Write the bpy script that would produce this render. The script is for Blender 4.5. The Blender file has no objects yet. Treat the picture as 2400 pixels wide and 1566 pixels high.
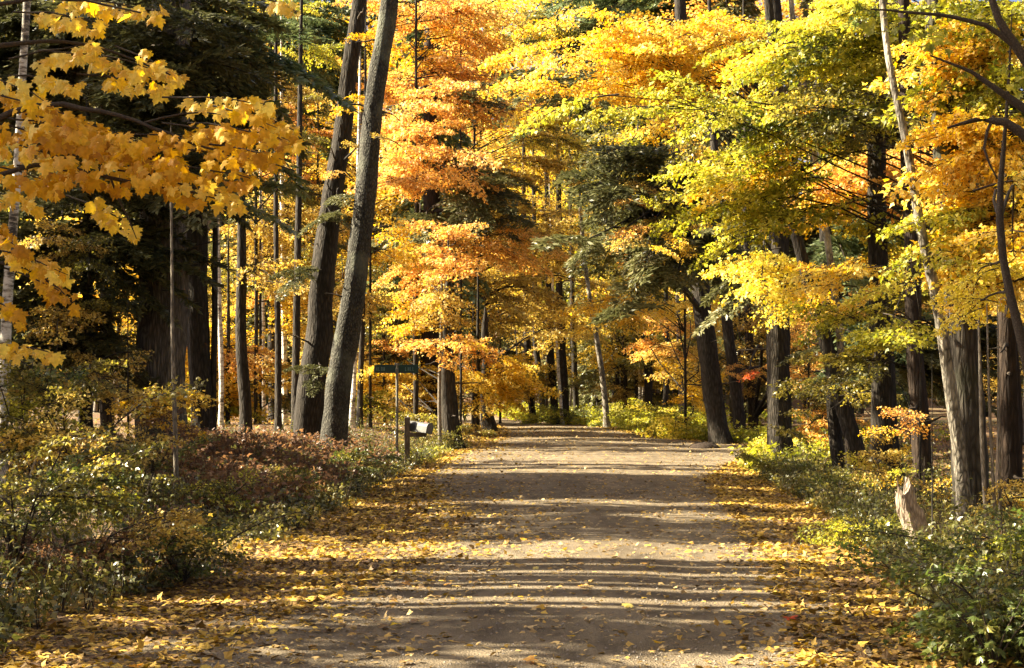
import bpy, math, random
import numpy as np
from mathutils import Vector, Matrix, Euler

S = bpy.context.scene
C = S.collection
PI = math.pi

# ------------------------------------------------------------------ camera, sky, sun, exposure
F = 4000.0                       # focal length in photograph pixels (2400 wide)
PITCH = math.atan(165 / F)
CAMZ = 1.5
cam_d = bpy.data.cameras.new("camera")
cam = bpy.data.objects.new("camera", cam_d)
C.objects.link(cam)
cam.location = (0, 0, CAMZ)
cam.rotation_euler = (PI / 2 + PITCH, 0, 0)
cam_d.sensor_width = 36
cam_d.lens = 36 * F / 2400
cam_d.clip_start = 0.1
cam_d.clip_end = 2000
S.camera = cam

SUN_EL = math.radians(38)
SUN_DIR = Vector((-1.0, 0.10, 0)).normalized() * math.cos(SUN_EL) + Vector((0, 0, math.sin(SUN_EL)))
world = bpy.data.worlds.new("World")
S.world = world
world.use_nodes = True
wn = world.node_tree
sky = wn.nodes.new("ShaderNodeTexSky")
sky.sky_type = 'NISHITA'
sky.sun_disc = False
sky.sun_elevation = SUN_EL
# NISHITA: rotation 0 puts the sun at +Y, positive turns it clockwise seen from above
sky.sun_rotation = math.atan2(SUN_DIR.x, SUN_DIR.y)
sky.air_density = 0.4
sky.dust_density = 4.0
sky.ozone_density = 0.0
bg = wn.nodes["Background"]
wn.links.new(sky.outputs[0], bg.inputs[0])
bg.inputs[1].default_value = 0.057

sun_d = bpy.data.lights.new("sun", 'SUN')
sun_d.energy = 5.0
sun_d.angle = math.radians(0.5)
sun_d.color = (1.0, 0.89, 0.66)
sun = bpy.data.objects.new("sun", sun_d)
C.objects.link(sun)
sun.rotation_euler = SUN_DIR.to_track_quat('Z', 'Y').to_euler()
sun.location = (-20, 0, 30)

S.view_settings.view_transform = 'Standard'
S.view_settings.look = 'None'
S.view_settings.gamma = 1
S.view_settings.use_curve_mapping = False
S.view_settings.exposure = 2.6
S.cycles.max_bounces = 8
S.cycles.diffuse_bounces = 4
S.cycles.transmission_bounces = 6
S.cycles.transparent_max_bounces = 4
S.cycles.sample_clamp_indirect = 6

# ------------------------------------------------------------------ places
cp, sp_ = math.cos(PITCH), math.sin(PITCH)


def at(px, py, d):
    """world point at depth d (metres along y) that the photograph shows at px, py"""
    u = (px - 1200) / F
    v = (783 - py) / F
    dx, dy, dz = u, cp - v * sp_, sp_ + v * cp
    t = d / dy
    return np.array([dx * t, d, CAMZ + dz * t])


def sst(a, b, x):
    t = np.clip((x - a) / (b - a), 0, 1)
    return t * t * (3 - 2 * t)


LEFT_D = np.array([0, 8, 11, 17, 33, 43, 53, 65, 80, 100, 120, 150])
LEFT_X = np.array([-3.6, -3.4, -3.3, -2.75, -2.6, -1.9, -0.6, -0.5, -1.2, -3.6, -9.0, -22])
RIGHT_D = np.array([0, 8, 10, 16.5, 23, 34, 39, 43, 49, 54, 60, 70, 80, 100, 120, 150])
RIGHT_X = np.array([2.3, 2.5, 2.7, 3.7, 4.4, 5.1, 5.4, 7.0, 7.0, 4.9, 4.3, 3.9, 3.0, -0.4, -5.5, -18])
BL_D = np.array([0, 9.7, 11.7, 16.5, 23, 34, 43, 53, 65, 80, 100, 120, 150])
BL_X = np.array([-2.3, -2.15, -1.8, -0.95, -0.75, -1.9, -1.5, -0.2, -0.2, -0.9, -3.3, -8.6, -21.5])
BR_D = np.array([0, 9.7, 11.5, 16.5, 23, 34, 39, 43, 49, 54, 60, 70, 80, 100, 120, 150])
BR_X = np.array([1.6, 1.72, 2.0, 2.55, 3.1, 4.0, 4.9, 6.7, 6.7, 4.5, 4.0, 3.6, 2.7, -0.7, -5.8, -18.4])
BASE_D = np.array([0, 30, 34, 38, 44, 53, 63, 72, 82, 100, 130, 160, 240, 420])
BASE_Z = np.array([0, 0, 0.02, 0.09, 0.24, 0.42, 0.54, 0.56, 0.52, 0.6, 2.5, 7, 20, 34])


def ledge(y): return np.interp(y, LEFT_D, LEFT_X)
def redge(y): return np.interp(y, RIGHT_D, RIGHT_X)
def bl(y): return np.interp(y, BL_D, BL_X)
def br(y): return np.interp(y, BR_D, BR_X)


def gz(x, y):
    x = np.asarray(x, float); y = np.asarray(y, float)
    b = np.interp(y, BASE_D, BASE_Z)
    out = np.maximum(np.maximum(ledge(y) - x, x - redge(y)), 0)
    lft = (x < 0) * 1.0
    bank = (0.12 + 0.30 * lft) * sst(0.1, 3.2, out) + 0.02 * np.minimum(out, 40)
    rough = 0.05 * np.sin(x * 1.7 + 0.6 * y) * np.cos(y * 1.3 - x * 0.5) + 0.10 * np.sin(x * 0.43 + 1) * np.sin(y * 0.37)
    road = sst(0, 1.0, np.minimum(x - bl(y) + 0.3, br(y) - x + 0.3))
    return b + bank + rough * sst(0.2, 2.5, out) - 0.0 * road


def on_ground(px, py):
    """where the line through px, py meets the ground"""
    d = 4.0
    last = None
    while d < 140:
        p = at(px, py, d)
        g = float(gz(p[0], p[1]))
        if p[2] <= g:
            return p
        d += 0.1
    return at(px, py, 140)


# ------------------------------------------------------------------ materials
def new_mat(name):
    m = bpy.data.materials.new(name)
    m.use_nodes = True
    nt = m.node_tree
    nt.nodes.clear()
    out = nt.nodes.new("ShaderNodeOutputMaterial")
    return m, nt, out


def N(nt, typ, **kw):
    n = nt.nodes.new(typ)
    for k, v in kw.items():
        if k.startswith('i_'):
            n.inputs[k[2:].replace('_', ' ')].default_value = v
        else:
            setattr(n, k, v)
    return n


def ramp(nt, stops, fac=None):
    r = nt.nodes.new("ShaderNodeValToRGB")
    el = r.color_ramp.elements
    while len(el) < len(stops):
        el.new(0.5)
    for e, (p, c) in zip(el, stops):
        e.position = p
        e.color = (*c, 1)
    if fac is not None:
        nt.links.new(fac, r.inputs[0])
    return r


def math_n(nt, op, a, b=None, c=None):
    n = nt.nodes.new("ShaderNodeMath")
    n.operation = op
    for i, v in enumerate((a, b, c)):
        if v is None:
            continue
        if isinstance(v, (int, float)):
            n.inputs[i].default_value = v
        else:
            nt.links.new(v, n.inputs[i])
    return n.outputs[0]


def leaf_mat(name, cols, transl=0.5, rough=0.42, tboost=1.2, obj_w=0.35, spec=0.3):
    m, nt, out = new_mat(name)
    at_ = N(nt, "ShaderNodeAttribute", attribute_name="rnd")
    oi = N(nt, "ShaderNodeObjectInfo")
    geo = N(nt, "ShaderNodeNewGeometry")
    noi = N(nt, "ShaderNodeTexNoise", i_Scale=0.9, i_Detail=2.0)
    nt.links.new(geo.outputs["Position"], noi.inputs["Vector"])
    a = math_n(nt, 'MULTIPLY', at_.outputs["Fac"], 0.75)
    b = math_n(nt, 'MULTIPLY', oi.outputs["Random"], obj_w)
    c = math_n(nt, 'MULTIPLY_ADD', noi.outputs["Fac"], 1.1, -0.6)
    f = math_n(nt, 'ADD', math_n(nt, 'ADD', a, b), c)
    r = ramp(nt, [(i / (len(cols) - 1), c_) for i, c_ in enumerate(cols)], f)
    # small mottling on the blade itself
    no2 = N(nt, "ShaderNodeTexNoise", i_Scale=38.0, i_Detail=1.0)
    nt.links.new(geo.outputs["Position"], no2.inputs["Vector"])
    hs = N(nt, "ShaderNodeHueSaturation")
    v = math_n(nt, 'MULTIPLY_ADD', no2.outputs["Fac"], 0.7, 0.65)
    nt.links.new(v, hs.inputs["Value"])
    nt.links.new(r.outputs[0], hs.inputs["Color"])
    p = N(nt, "ShaderNodeBsdfPrincipled", i_Roughness=rough)
    p.inputs["Specular IOR Level"].default_value = spec
    nt.links.new(hs.outputs[0], p.inputs["Base Color"])
    t = N(nt, "ShaderNodeBsdfTranslucent")
    h2 = N(nt, "ShaderNodeHueSaturation", i_Saturation=1.1, i_Value=tboost)
    nt.links.new(hs.outputs[0], h2.inputs["Color"])
    nt.links.new(h2.outputs[0], t.inputs["Color"])
    mx = N(nt, "ShaderNodeMixShader", i_Fac=transl)
    nt.links.new(p.outputs[0], mx.inputs[1])
    nt.links.new(t.outputs[0], mx.inputs[2])
    nt.links.new(mx.outputs[0], out.inputs[0])
    return m


LM = {
    'gold': leaf_mat('leaf_gold', [(0.64, 0.38, 0.055), (0.76, 0.51, 0.075), (0.80, 0.60, 0.12), (0.76, 0.64, 0.20)]),
    'mustard': leaf_mat('leaf_mustard', [(0.42, 0.20, 0.012), (0.60, 0.33, 0.018), (0.70, 0.43, 0.022), (0.72, 0.52, 0.05)], transl=0.4, rough=0.6),
    'peach': leaf_mat('leaf_peach', [(0.52, 0.26, 0.08), (0.70, 0.38, 0.10), (0.78, 0.49, 0.14), (0.80, 0.59, 0.22)]),
    'beech': leaf_mat('leaf_beech', [(0.26, 0.16, 0.045), (0.44, 0.30, 0.07), (0.60, 0.44, 0.11), (0.68, 0.54, 0.20)]),
    'lime': leaf_mat('leaf_yellow_green', [(0.15, 0.17, 0.025), (0.30, 0.30, 0.04), (0.52, 0.47, 0.065), (0.76, 0.66, 0.14)]),
    'lemon': leaf_mat('leaf_lemon', [(0.55, 0.46, 0.06), (0.75, 0.60, 0.08), (0.82, 0.68, 0.12), (0.82, 0.73, 0.2)]),
    'green': leaf_mat('leaf_green', [(0.05, 0.07, 0.018), (0.09, 0.12, 0.028), (0.15, 0.17, 0.04), (0.32, 0.29, 0.07)], spec=0.6, rough=0.33),
    'red': leaf_mat('leaf_red', [(0.5, 0.06, 0.02), (0.62, 0.12, 0.03), (0.7, 0.2, 0.05), (0.7, 0.3, 0.1)]),
    'rust': leaf_mat('leaf_rust', [(0.08, 0.042, 0.025), (0.13, 0.07, 0.04), (0.19, 0.10, 0.05), (0.26, 0.15, 0.07)]),
    'hemlock': leaf_mat('needle_hemlock', [(0.055, 0.058, 0.022), (0.095, 0.095, 0.035), (0.145, 0.14, 0.055), (0.26, 0.23, 0.11)], transl=0.25, rough=0.4),
    'pine': leaf_mat('needle_pine', [(0.08, 0.11, 0.045), (0.13, 0.17, 0.07), (0.19, 0.22, 0.09), (0.28, 0.28, 0.11)], transl=0.25, rough=0.4),
    'litter': leaf_mat('leaf_litter', [(0.09, 0.050, 0.018), (0.22, 0.125, 0.03), (0.42, 0.26, 0.045), (0.60, 0.40, 0.06), (0.66, 0.50, 0.11)], transl=0.15, rough=0.6, obj_w=0.0),
    'tan': leaf_mat('leaf_tan', [(0.18, 0.11, 0.045), (0.32, 0.21, 0.08), (0.44, 0.31, 0.13), (0.50, 0.31, 0.06)], transl=0.15, rough=0.5),
    'herb': leaf_mat('leaf_herb', [(0.05, 0.053, 0.016), (0.095, 0.10, 0.025), (0.17, 0.16, 0.04), (0.30, 0.24, 0.07), (0.30, 0.18, 0.06)], transl=0.35, obj_w=0.0, spec=0.6, rough=0.33),
    'olive': leaf_mat('leaf_olive', [(0.07, 0.07, 0.018), (0.14, 0.13, 0.028), (0.26, 0.22, 0.045), (0.50, 0.40, 0.09)], spec=0.6, rough=0.33),
}


def bark_mat(name, dark, light, scale=(9, 9, 1.6), bump=1.0, moss=None):
    m, nt, out = new_mat(name)
    tc = N(nt, "ShaderNodeTexCoord")
    mp = N(nt, "ShaderNodeMapping")
    mp.inputs["Scale"].default_value = scale
    nt.links.new(tc.outputs["Object"], mp.inputs[0])
    n1 = N(nt, "ShaderNodeTexNoise", i_Scale=1.6, i_Detail=7.0, i_Roughness=0.65)
    nt.links.new(mp.outputs[0], n1.inputs["Vector"])
    vo = N(nt, "ShaderNodeTexVoronoi", feature='DISTANCE_TO_EDGE', i_Scale=2.2)
    nt.links.new(mp.outputs[0], vo.inputs["Vector"])
    n2 = N(nt, "ShaderNodeTexNoise", i_Scale=1.3, i_Detail=3.0)
    nt.links.new(tc.outputs["Object"], n2.inputs["Vector"])
    ve = math_n(nt, 'MINIMUM', math_n(nt, 'MULTIPLY', vo.outputs["Distance"], 3.0), 1.0)
    h = math_n(nt, 'ADD', math_n(nt, 'MULTIPLY', n1.outputs["Fac"], 0.7), math_n(nt, 'MULTIPLY', ve, 0.35))
    mid = tuple((a + b) / 2 for a, b in zip(dark, light))
    r = ramp(nt, [(0.25, dark), (0.6, mid), (0.85, light)], h)
    col = r.outputs[0]
    if moss:
        rm = ramp(nt, [(0.52, (0, 0, 0)), (0.66, (1, 1, 1))], n2.outputs["Fac"])
        mix = N(nt, "ShaderNodeMix", data_type='RGBA')
        nt.links.new(math_n(nt, 'MULTIPLY', rm.outputs[0], 0.6), mix.inputs[0])
        nt.links.new(col, mix.inputs[6])
        mix.inputs[7].default_value = (*moss, 1)
        col = mix.outputs[2]
    p = N(nt, "ShaderNodeBsdfPrincipled", i_Roughness=0.9)
    p.inputs["Specular IOR Level"].default_value = 0.2
    nt.links.new(col, p.inputs["Base Color"])
    b = N(nt, "ShaderNodeBump", i_Strength=bump, i_Distance=0.03)
    nt.links.new(h, b.inputs["Height"])
    nt.links.new(b.outputs[0], p.inputs["Normal"])
    nt.links.new(p.outputs[0], out.inputs[0])
    return m


def birch_mat():
    m, nt, out = new_mat('bark_birch')
    tc = N(nt, "ShaderNodeTexCoord")
    mp = N(nt, "ShaderNodeMapping")
    mp.inputs["Scale"].default_value = (5, 5, 16)
    nt.links.new(tc.outputs["Object"], mp.inputs[0])
    n1 = N(nt, "ShaderNodeTexNoise", i_Scale=1.2, i_Detail=4.0, i_Roughness=0.7)
    nt.links.new(mp.outputs[0], n1.inputs["Vector"])
    n2 = N(nt, "ShaderNodeTexNoise", i_Scale=2.1, i_Detail=3.0)
    nt.links.new(tc.outputs["Object"], n2.inputs["Vector"])
    h = math_n(nt, 'ADD', math_n(nt, 'MULTIPLY', n1.outputs["Fac"], 0.6), math_n(nt, 'MULTIPLY', n2.outputs["Fac"], 0.4))
    r = ramp(nt, [(0.40, (0.04, 0.03, 0.022)), (0.46, (0.26, 0.22, 0.16)), (0.52, (0.60, 0.56, 0.47)), (0.66, (0.80, 0.77, 0.70))], h)
    p = N(nt, "ShaderNodeBsdfPrincipled", i_Roughness=0.7)
    nt.links.new(r.outputs[0], p.inputs["Base Color"])
    b = N(nt, "ShaderNodeBump", i_Strength=0.3, i_Distance=0.01)
    nt.links.new(h, b.inputs["Height"])
    nt.links.new(b.outputs[0], p.inputs["Normal"])
    nt.links.new(p.outputs[0], out.inputs[0])
    return m


BM = {
    'dark': bark_mat('bark_dark', (0.012, 0.010, 0.007), (0.07, 0.057, 0.043)),
    'grey': bark_mat('bark_grey', (0.018, 0.015, 0.011), (0.11, 0.092, 0.072), moss=(0.035, 0.04, 0.016)),
    'brown': bark_mat('bark_brown', (0.014, 0.009, 0.006), (0.06, 0.04, 0.027)),
    'lichen': bark_mat('bark_lichen', (0.012, 0.011, 0.008), (0.125, 0.115, 0.09), scale=(11, 11, 5), moss=(0.15, 0.155, 0.11)),
    'birch': birch_mat(),
    'twig': bark_mat('bark_twig', (0.03, 0.022, 0.016), (0.09, 0.07, 0.05), scale=(20, 20, 20), bump=0.1),
    'ash': bark_mat('bark_ash', (0.035, 0.030, 0.023), (0.24, 0.20, 0.155), scale=(10, 10, 1.4)),
    'mottled': bark_mat('bark_mottled', (0.03, 0.025, 0.018), (0.40, 0.35, 0.27), scale=(10, 10, 3.5), bump=0.8, moss=(0.46, 0.42, 0.34)),
    'pale': bark_mat('bark_pale', (0.06, 0.05, 0.038), (0.36, 0.31, 0.24), scale=(20, 20, 4), bump=0.2),
}


def ground_mat():
    m, nt, out = new_mat('forest_floor')
    geo = N(nt, "ShaderNodeNewGeometry")
    n1 = N(nt, "ShaderNodeTexNoise", i_Scale=11.0, i_Detail=8.0, i_Roughness=0.7)
    vo = N(nt, "ShaderNodeTexVoronoi", i_Scale=14.0)
    n2 = N(nt, "ShaderNodeTexNoise", i_Scale=0.5, i_Detail=4.0)
    for n in (n1, vo, n2):
        nt.links.new(geo.outputs["Position"], n.inputs["Vector"])
    r1 = ramp(nt, [(0.0, (0.035, 0.02, 0.01)), (0.35, (0.1, 0.055, 0.02)), (0.7, (0.2, 0.10, 0.035)), (1.0, (0.32, 0.18, 0.05))], vo.outputs["Color"])
    r2 = ramp(nt, [(0.35, (0.45, 0.4, 0.35)), (0.7, (1.0, 1.0, 0.9))], n1.outputs["Fac"])
    mx = N(nt, "ShaderNodeMix", data_type='RGBA', blend_type='MULTIPLY')
    mx.inputs[0].default_value = 1
    nt.links.new(r1.outputs[0], mx.inputs[6])
    nt.links.new(r2.outputs[0], mx.inputs[7])
    g = ramp(nt, [(0.5, (0, 0, 0)), (0.62, (1, 1, 1))], n2.outputs["Fac"])
    m2 = N(nt, "ShaderNodeMix", data_type='RGBA')
    nt.links.new(math_n(nt, 'MULTIPLY', g.outputs[0], 0.5), m2.inputs[0])
    nt.links.new(mx.outputs[2], m2.inputs[6])
    m2.inputs[7].default_value = (0.06, 0.07, 0.02, 1)
    p = N(nt, "ShaderNodeBsdfPrincipled", i_Roughness=0.95)
    nt.links.new(m2.outputs[2], p.inputs["Base Color"])
    b = N(nt, "ShaderNodeBump", i_Strength=0.8, i_Distance=0.05)
    nt.links.new(vo.outputs["Distance"], b.inputs["Height"])
    nt.links.new(b.outputs[0], p.inputs["Normal"])
    nt.links.new(p.outputs[0], out.inputs[0])
    return m


def road_mat():
    m, nt, out = new_mat('gravel_road')
    geo = N(nt, "ShaderNodeNewGeometry")
    mp = N(nt, "ShaderNodeMapping")
    mp.inputs["Scale"].default_value = (1.0, 0.35, 1)
    nt.links.new(geo.outputs["Position"], mp.inputs[0])
    n1 = N(nt, "ShaderNodeTexNoise", i_Scale=1.3, i_Detail=6.0, i_Roughness=0.6)
    nt.links.new(mp.outputs[0], n1.inputs["Vector"])
    n2 = N(nt, "ShaderNodeTexNoise", i_Scale=45.0, i_Detail=6.0, i_Roughness=0.75)
    nt.links.new(geo.outputs["Position"], n2.inputs["Vector"])
    vo = N(nt, "ShaderNodeTexVoronoi", i_Scale=70.0)
    nt.links.new(geo.outputs["Position"], vo.inputs["Vector"])
    r1 = ramp(nt, [(0.3, (0.115, 0.088, 0.056)), (0.5, (0.175, 0.138, 0.090)), (0.72, (0.245, 0.197, 0.133))], n1.outputs["Fac"])
    r2 = ramp(nt, [(0.25, (0.5, 0.48, 0.45)), (0.5, (0.95, 0.93, 0.9)), (0.75, (1.5, 1.45, 1.35))], n2.outputs["Fac"])
    mx = N(nt, "ShaderNodeMix", data_type='RGBA', blend_type='MULTIPLY')
    mx.inputs[0].default_value = 1
    nt.links.new(r1.outputs[0], mx.inputs[6])
    nt.links.new(r2.outputs[0], mx.inputs[7])
    n3 = N(nt, "ShaderNodeTexNoise", i_Scale=4.5, i_Detail=5.0, i_Roughness=0.7)
    nt.links.new(mp.outputs[0], n3.inputs["Vector"])
    r3 = ramp(nt, [(0.35, (0.62, 0.60, 0.58)), (0.5, (1, 1, 1)), (0.68, (1.22, 1.2, 1.16))], n3.outputs["Fac"])
    m3 = N(nt, "ShaderNodeMix", data_type='RGBA', blend_type='MULTIPLY')
    m3.inputs[0].default_value = 1
    nt.links.new(mx.outputs[2], m3.inputs[6])
    nt.links.new(r3.outputs[0], m3.inputs[7])
    p = N(nt, "ShaderNodeBsdfPrincipled", i_Roughness=0.85)
    p.inputs["Specular IOR Level"].default_value = 0.25
    nt.links.new(m3.outputs[2], p.inputs["Base Color"])
    b = N(nt, "ShaderNodeBump", i_Strength=0.9, i_Distance=0.02)
    nt.links.new(math_n(nt, 'ADD', vo.outputs["Distance"], n2.outputs["Fac"]), b.inputs["Height"])
    nt.links.new(b.outputs[0], p.inputs["Normal"])
    nt.links.new(p.outputs[0], out.inputs[0])
    return m


def plain_mat(name, col, rough=0.6, metal=0.0, var=0.25, scale=12, bump=0.1):
    m, nt, out = new_mat(name)
    tc = N(nt, "ShaderNodeTexCoord")
    n1 = N(nt, "ShaderNodeTexNoise", i_Scale=scale, i_Detail=6.0, i_Roughness=0.65)
    nt.links.new(tc.outputs["Object"], n1.inputs["Vector"])
    r = ramp(nt, [(0.3, tuple(c * (1 - var) for c in col)), (0.7, tuple(min(1, c * (1 + var)) for c in col))], n1.outputs["Fac"])
    p = N(nt, "ShaderNodeBsdfPrincipled", i_Roughness=rough, i_Metallic=metal)
    nt.links.new(r.outputs[0], p.inputs["Base Color"])
    b = N(nt, "ShaderNodeBump", i_Strength=bump, i_Distance=0.01)
    nt.links.new(n1.outputs["Fac"], b.inputs["Height"])
    nt.links.new(b.outputs[0], p.inputs["Normal"])
    nt.links.new(p.outputs[0], out.inputs[0])
    return m


# ------------------------------------------------------------------ mesh building
class MB:
    def __init__(self):
        self.v = []; self.r = []; self.f = []; self.n = 0

    def add(self, verts, faces, mat=0, rnd=0.5, smooth=True):
        verts = np.asarray(verts, np.float32).reshape(-1, 3)
        faces = np.asarray(faces, np.int32)
        self.v.append(verts)
        self.r.append(np.broadcast_to(np.asarray(rnd, np.float32), (len(verts),)).copy() if np.ndim(rnd) == 0 else np.asarray(rnd, np.float32))
        self.f.append((faces + self.n, mat, smooth))
        self.n += len(verts)

    def mesh(self, name, mats):
        me = bpy.data.meshes.new(name)
        V = np.concatenate(self.v)
        me.vertices.add(len(V))
        me.vertices.foreach_set("co", V.ravel())
        loops = np.concatenate([f.ravel() for f, _, _ in self.f])
        sizes = np.concatenate([np.full(len(f), f.shape[1], np.int32) for f, _, _ in self.f])
        mi = np.concatenate([np.full(len(f), m, np.int32) for f, m, _ in self.f])
        sm = np.concatenate([np.full(len(f), s, bool) for f, _, s in self.f])
        me.loops.add(len(loops))
        me.loops.foreach_set("vertex_index", loops)
        me.polygons.add(len(sizes))
        me.polygons.foreach_set("loop_start", np.concatenate([[0], np.cumsum(sizes)[:-1]]).astype(np.int32))
        me.polygons.foreach_set("material_index", mi)
        me.polygons.foreach_set("use_smooth", sm)
        a = me.attributes.new("rnd", 'FLOAT', 'POINT')
        a.data.foreach_set("value", np.concatenate(self.r))
        for m in mats:
            me.materials.append(m)
        me.update(calc_edges=True)
        me.validate()
        return me


def tube(mb, path, rad, sides=6, mat=0, rs=None, rough=0.0, cap=True, flare=0.0):
    path = np.asarray(path, float); rad = np.asarray(rad, float)
    n = len(path)
    tan = np.gradient(path, axis=0)
    tan /= np.linalg.norm(tan, axis=1)[:, None] + 1e-9
    ref = np.array([1.0, 0.02, 0]) if abs(tan[0][2]) > 0.7 else np.array([0, 0, 1.0])
    a = np.linspace(0, 2 * PI, sides, endpoint=False)
    V = np.zeros((n, sides, 3))
    s_len = np.concatenate([[0], np.cumsum(np.linalg.norm(np.diff(path, axis=0), axis=1))])
    for i in range(n):
        s = np.cross(tan[i], ref); s /= np.linalg.norm(s) + 1e-9
        u = np.cross(s, tan[i])
        rr = np.full(sides, rad[i])
        if rough and rs is not None:
            rr = rr * (1 + rough * (rs.rand(sides) - 0.5))
        if rough:
            zz = s_len[i]
            rr = rr * (1 + 0.05 * np.sin(7 * a + 1.1 * zz + np.sin(zz * 2.3)) + 0.04 * np.sin(11 * a - 1.7 * zz + 2) + 0.03 * np.sin(3 * a + 0.8 * zz))
        if flare and i < 3:
            rr = rr * (1 + flare * (1, 0.35, 0.08)[i] * (0.6 + 0.7 * np.abs(np.sin(a * 2.5 + 1))))
        V[i] = path[i] + rr[:, None] * (np.cos(a)[:, None] * s + np.sin(a)[:, None] * u)
    i, j = np.meshgrid(np.arange(n - 1), np.arange(sides), indexing='ij')
    q = np.stack([i * sides + j, i * sides + (j + 1) % sides, (i + 1) * sides + (j + 1) % sides, (i + 1) * sides + j], -1).reshape(-1, 4)
    mb.add(V.reshape(-1, 3), q, mat)
    if cap:
        top = V[-1]
        mb.add(np.vstack([top, path[-1][None]]), [[k, (k + 1) % sides, sides] for k in range(sides)], mat)


# leaf outlines: x across, y along, z out of the blade
def fan(outline, centre, curl=0.25):
    P = np.array([(x, y, -curl * x * x - 0.12 * y * y) for x, y in outline] + [(centre[0], centre[1], 0.05)])
    k = len(outline)
    return P, np.array([[i, (i + 1) % k, k] for i in range(k)])


half = [(0.10, -0.04), (0.34, 0.02), (0.24, 0.20), (0.56, 0.34), (0.44, 0.46), (0.50, 0.62), (0.22, 0.56), (0.20, 0.74), (0.10, 0.80)]
MAPLE = fan([(0, 0)] + half + [(0, 1)] + [(-x, y) for x, y in reversed(half)], (0, 0.36), 0.5)
MID = (np.array([(0, 0, 0), (0.46, 0.30, -0.10), (0.20, 0.52, -0.03), (0, 1, -0.14), (-0.20, 0.52, -0.03), (-0.46, 0.30, -0.10)]),
       np.array([[0, 1, 2], [0, 2, 3], [0, 3, 4], [0, 4, 5]]))
KITE = (np.array([(0, 0, 0), (0.38, 0.45, -0.12), (0, 1, -0.05), (-0.38, 0.45, -0.12)]), np.array([[0, 1, 2], [0, 2, 3]]))
NEEDLE = (np.array([(0, 0, 0), (0.16, 0.4, -0.03), (0, 1, -0.08), (-0.16, 0.4, -0.03)]), np.array([[0, 1, 2], [0, 2, 3]]))


def leaves(mb, tmpl, pos, axis, nrm, size, rnd, mat=0, width=1.0):
    pos = np.asarray(pos, float); axis = np.asarray(axis, float); nrm = np.asarray(nrm, float)
    T, Fc = tmpl
    axis = axis / (np.linalg.norm(axis, axis=1)[:, None] + 1e-9)
    side = np.cross(axis, nrm); side /= np.linalg.norm(side, axis=1)[:, None] + 1e-9
    up = np.cross(side, axis)
    sz = np.asarray(size)[:, None, None]
    V = pos[:, None, :] + sz * (T[None, :, 0, None] * width * side[:, None, :] + T[None, :, 1, None] * axis[:, None, :] + T[None, :, 2, None] * up[:, None, :])
    k = len(T)
    Fa = Fc[None] + (np.arange(len(pos)) * k)[:, None, None]
    mb.add(V.reshape(-1, 3), Fa.reshape(-1, Fc.shape[1]), mat, np.repeat(rnd, k), smooth=False)


def rdir(rs, n):
    v = rs.normal(size=(n, 3))
    return v / np.linalg.norm(v, axis=1)[:, None]


def spray_mesh(seed, L=1.5, leaf=0.088, tmpl=MID, nleaf=330, width=0.62):
    """one leafy bough: an arching stem with side twigs in a loose layer, leaves hanging along them"""
    rs = np.random.RandomState(seed)
    mb = MB()
    t = np.linspace(0, 1, 7)
    bend = rs.uniform(-0.25, 0.25)
    ax = np.stack([t * L, bend * L * t * t, 0.10 * L * t - 0.28 * L * t * t], -1)
    tube(mb, ax, 0.012 * (1 - 0.8 * t) + 0.002, 4, 0)
    P, A, Nn = [], [], []
    nt_ = 15
    for k in range(nt_):
        tt = 0.12 + 0.85 * k / (nt_ - 1)
        o = np.array([np.interp(tt, t, ax[:, i]) for i in range(3)])
        sgn = 1 if k % 2 else -1
        ang = sgn * rs.uniform(0.5, 1.1)
        ln = L * width * (1.05 - tt) * rs.uniform(0.55, 1.1) + 0.1 * L
        dirv = np.array([math.cos(ang), math.sin(ang), rs.uniform(-0.25, 0.15)])
        u = np.linspace(0, 1, 5)
        tw = o + dirv * ln * u[:, None] + np.array([0, 0, -0.22 * ln]) * (u ** 2)[:, None]
        tube(mb, tw, 0.005 * (1 - 0.7 * u) + 0.001, 3, 0, cap=False)
        m = max(4, int(nleaf / nt_ * (0.4 + ln / (L * width))))
        uu = rs.uniform(0.12, 1.05, m)
        pos = np.stack([np.interp(uu, u, tw[:, i]) for i in range(3)], -1)
        off = rs.normal(size=(m, 3)) * np.array([0.05, 0.05, 0.035])
        P.append(pos + off)
        a = dirv + rs.normal(size=(m, 3)) * 0.65 + np.array([0, 0, -0.45])
        A.append(a)
        Nn.append(np.array([0, 0, 1.0]) + rs.normal(size=(m, 3)) * 0.55)
    P = np.concatenate(P); A = np.concatenate(A); Nn = np.concatenate(Nn)
    leaves(mb, tmpl, P, A, Nn, leaf * rs.uniform(0.6, 1.25, len(P)), rs.rand(len(P)), 1)
    return mb.mesh("leafy_bough", [BM['twig'], LM['gold']])


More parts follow.
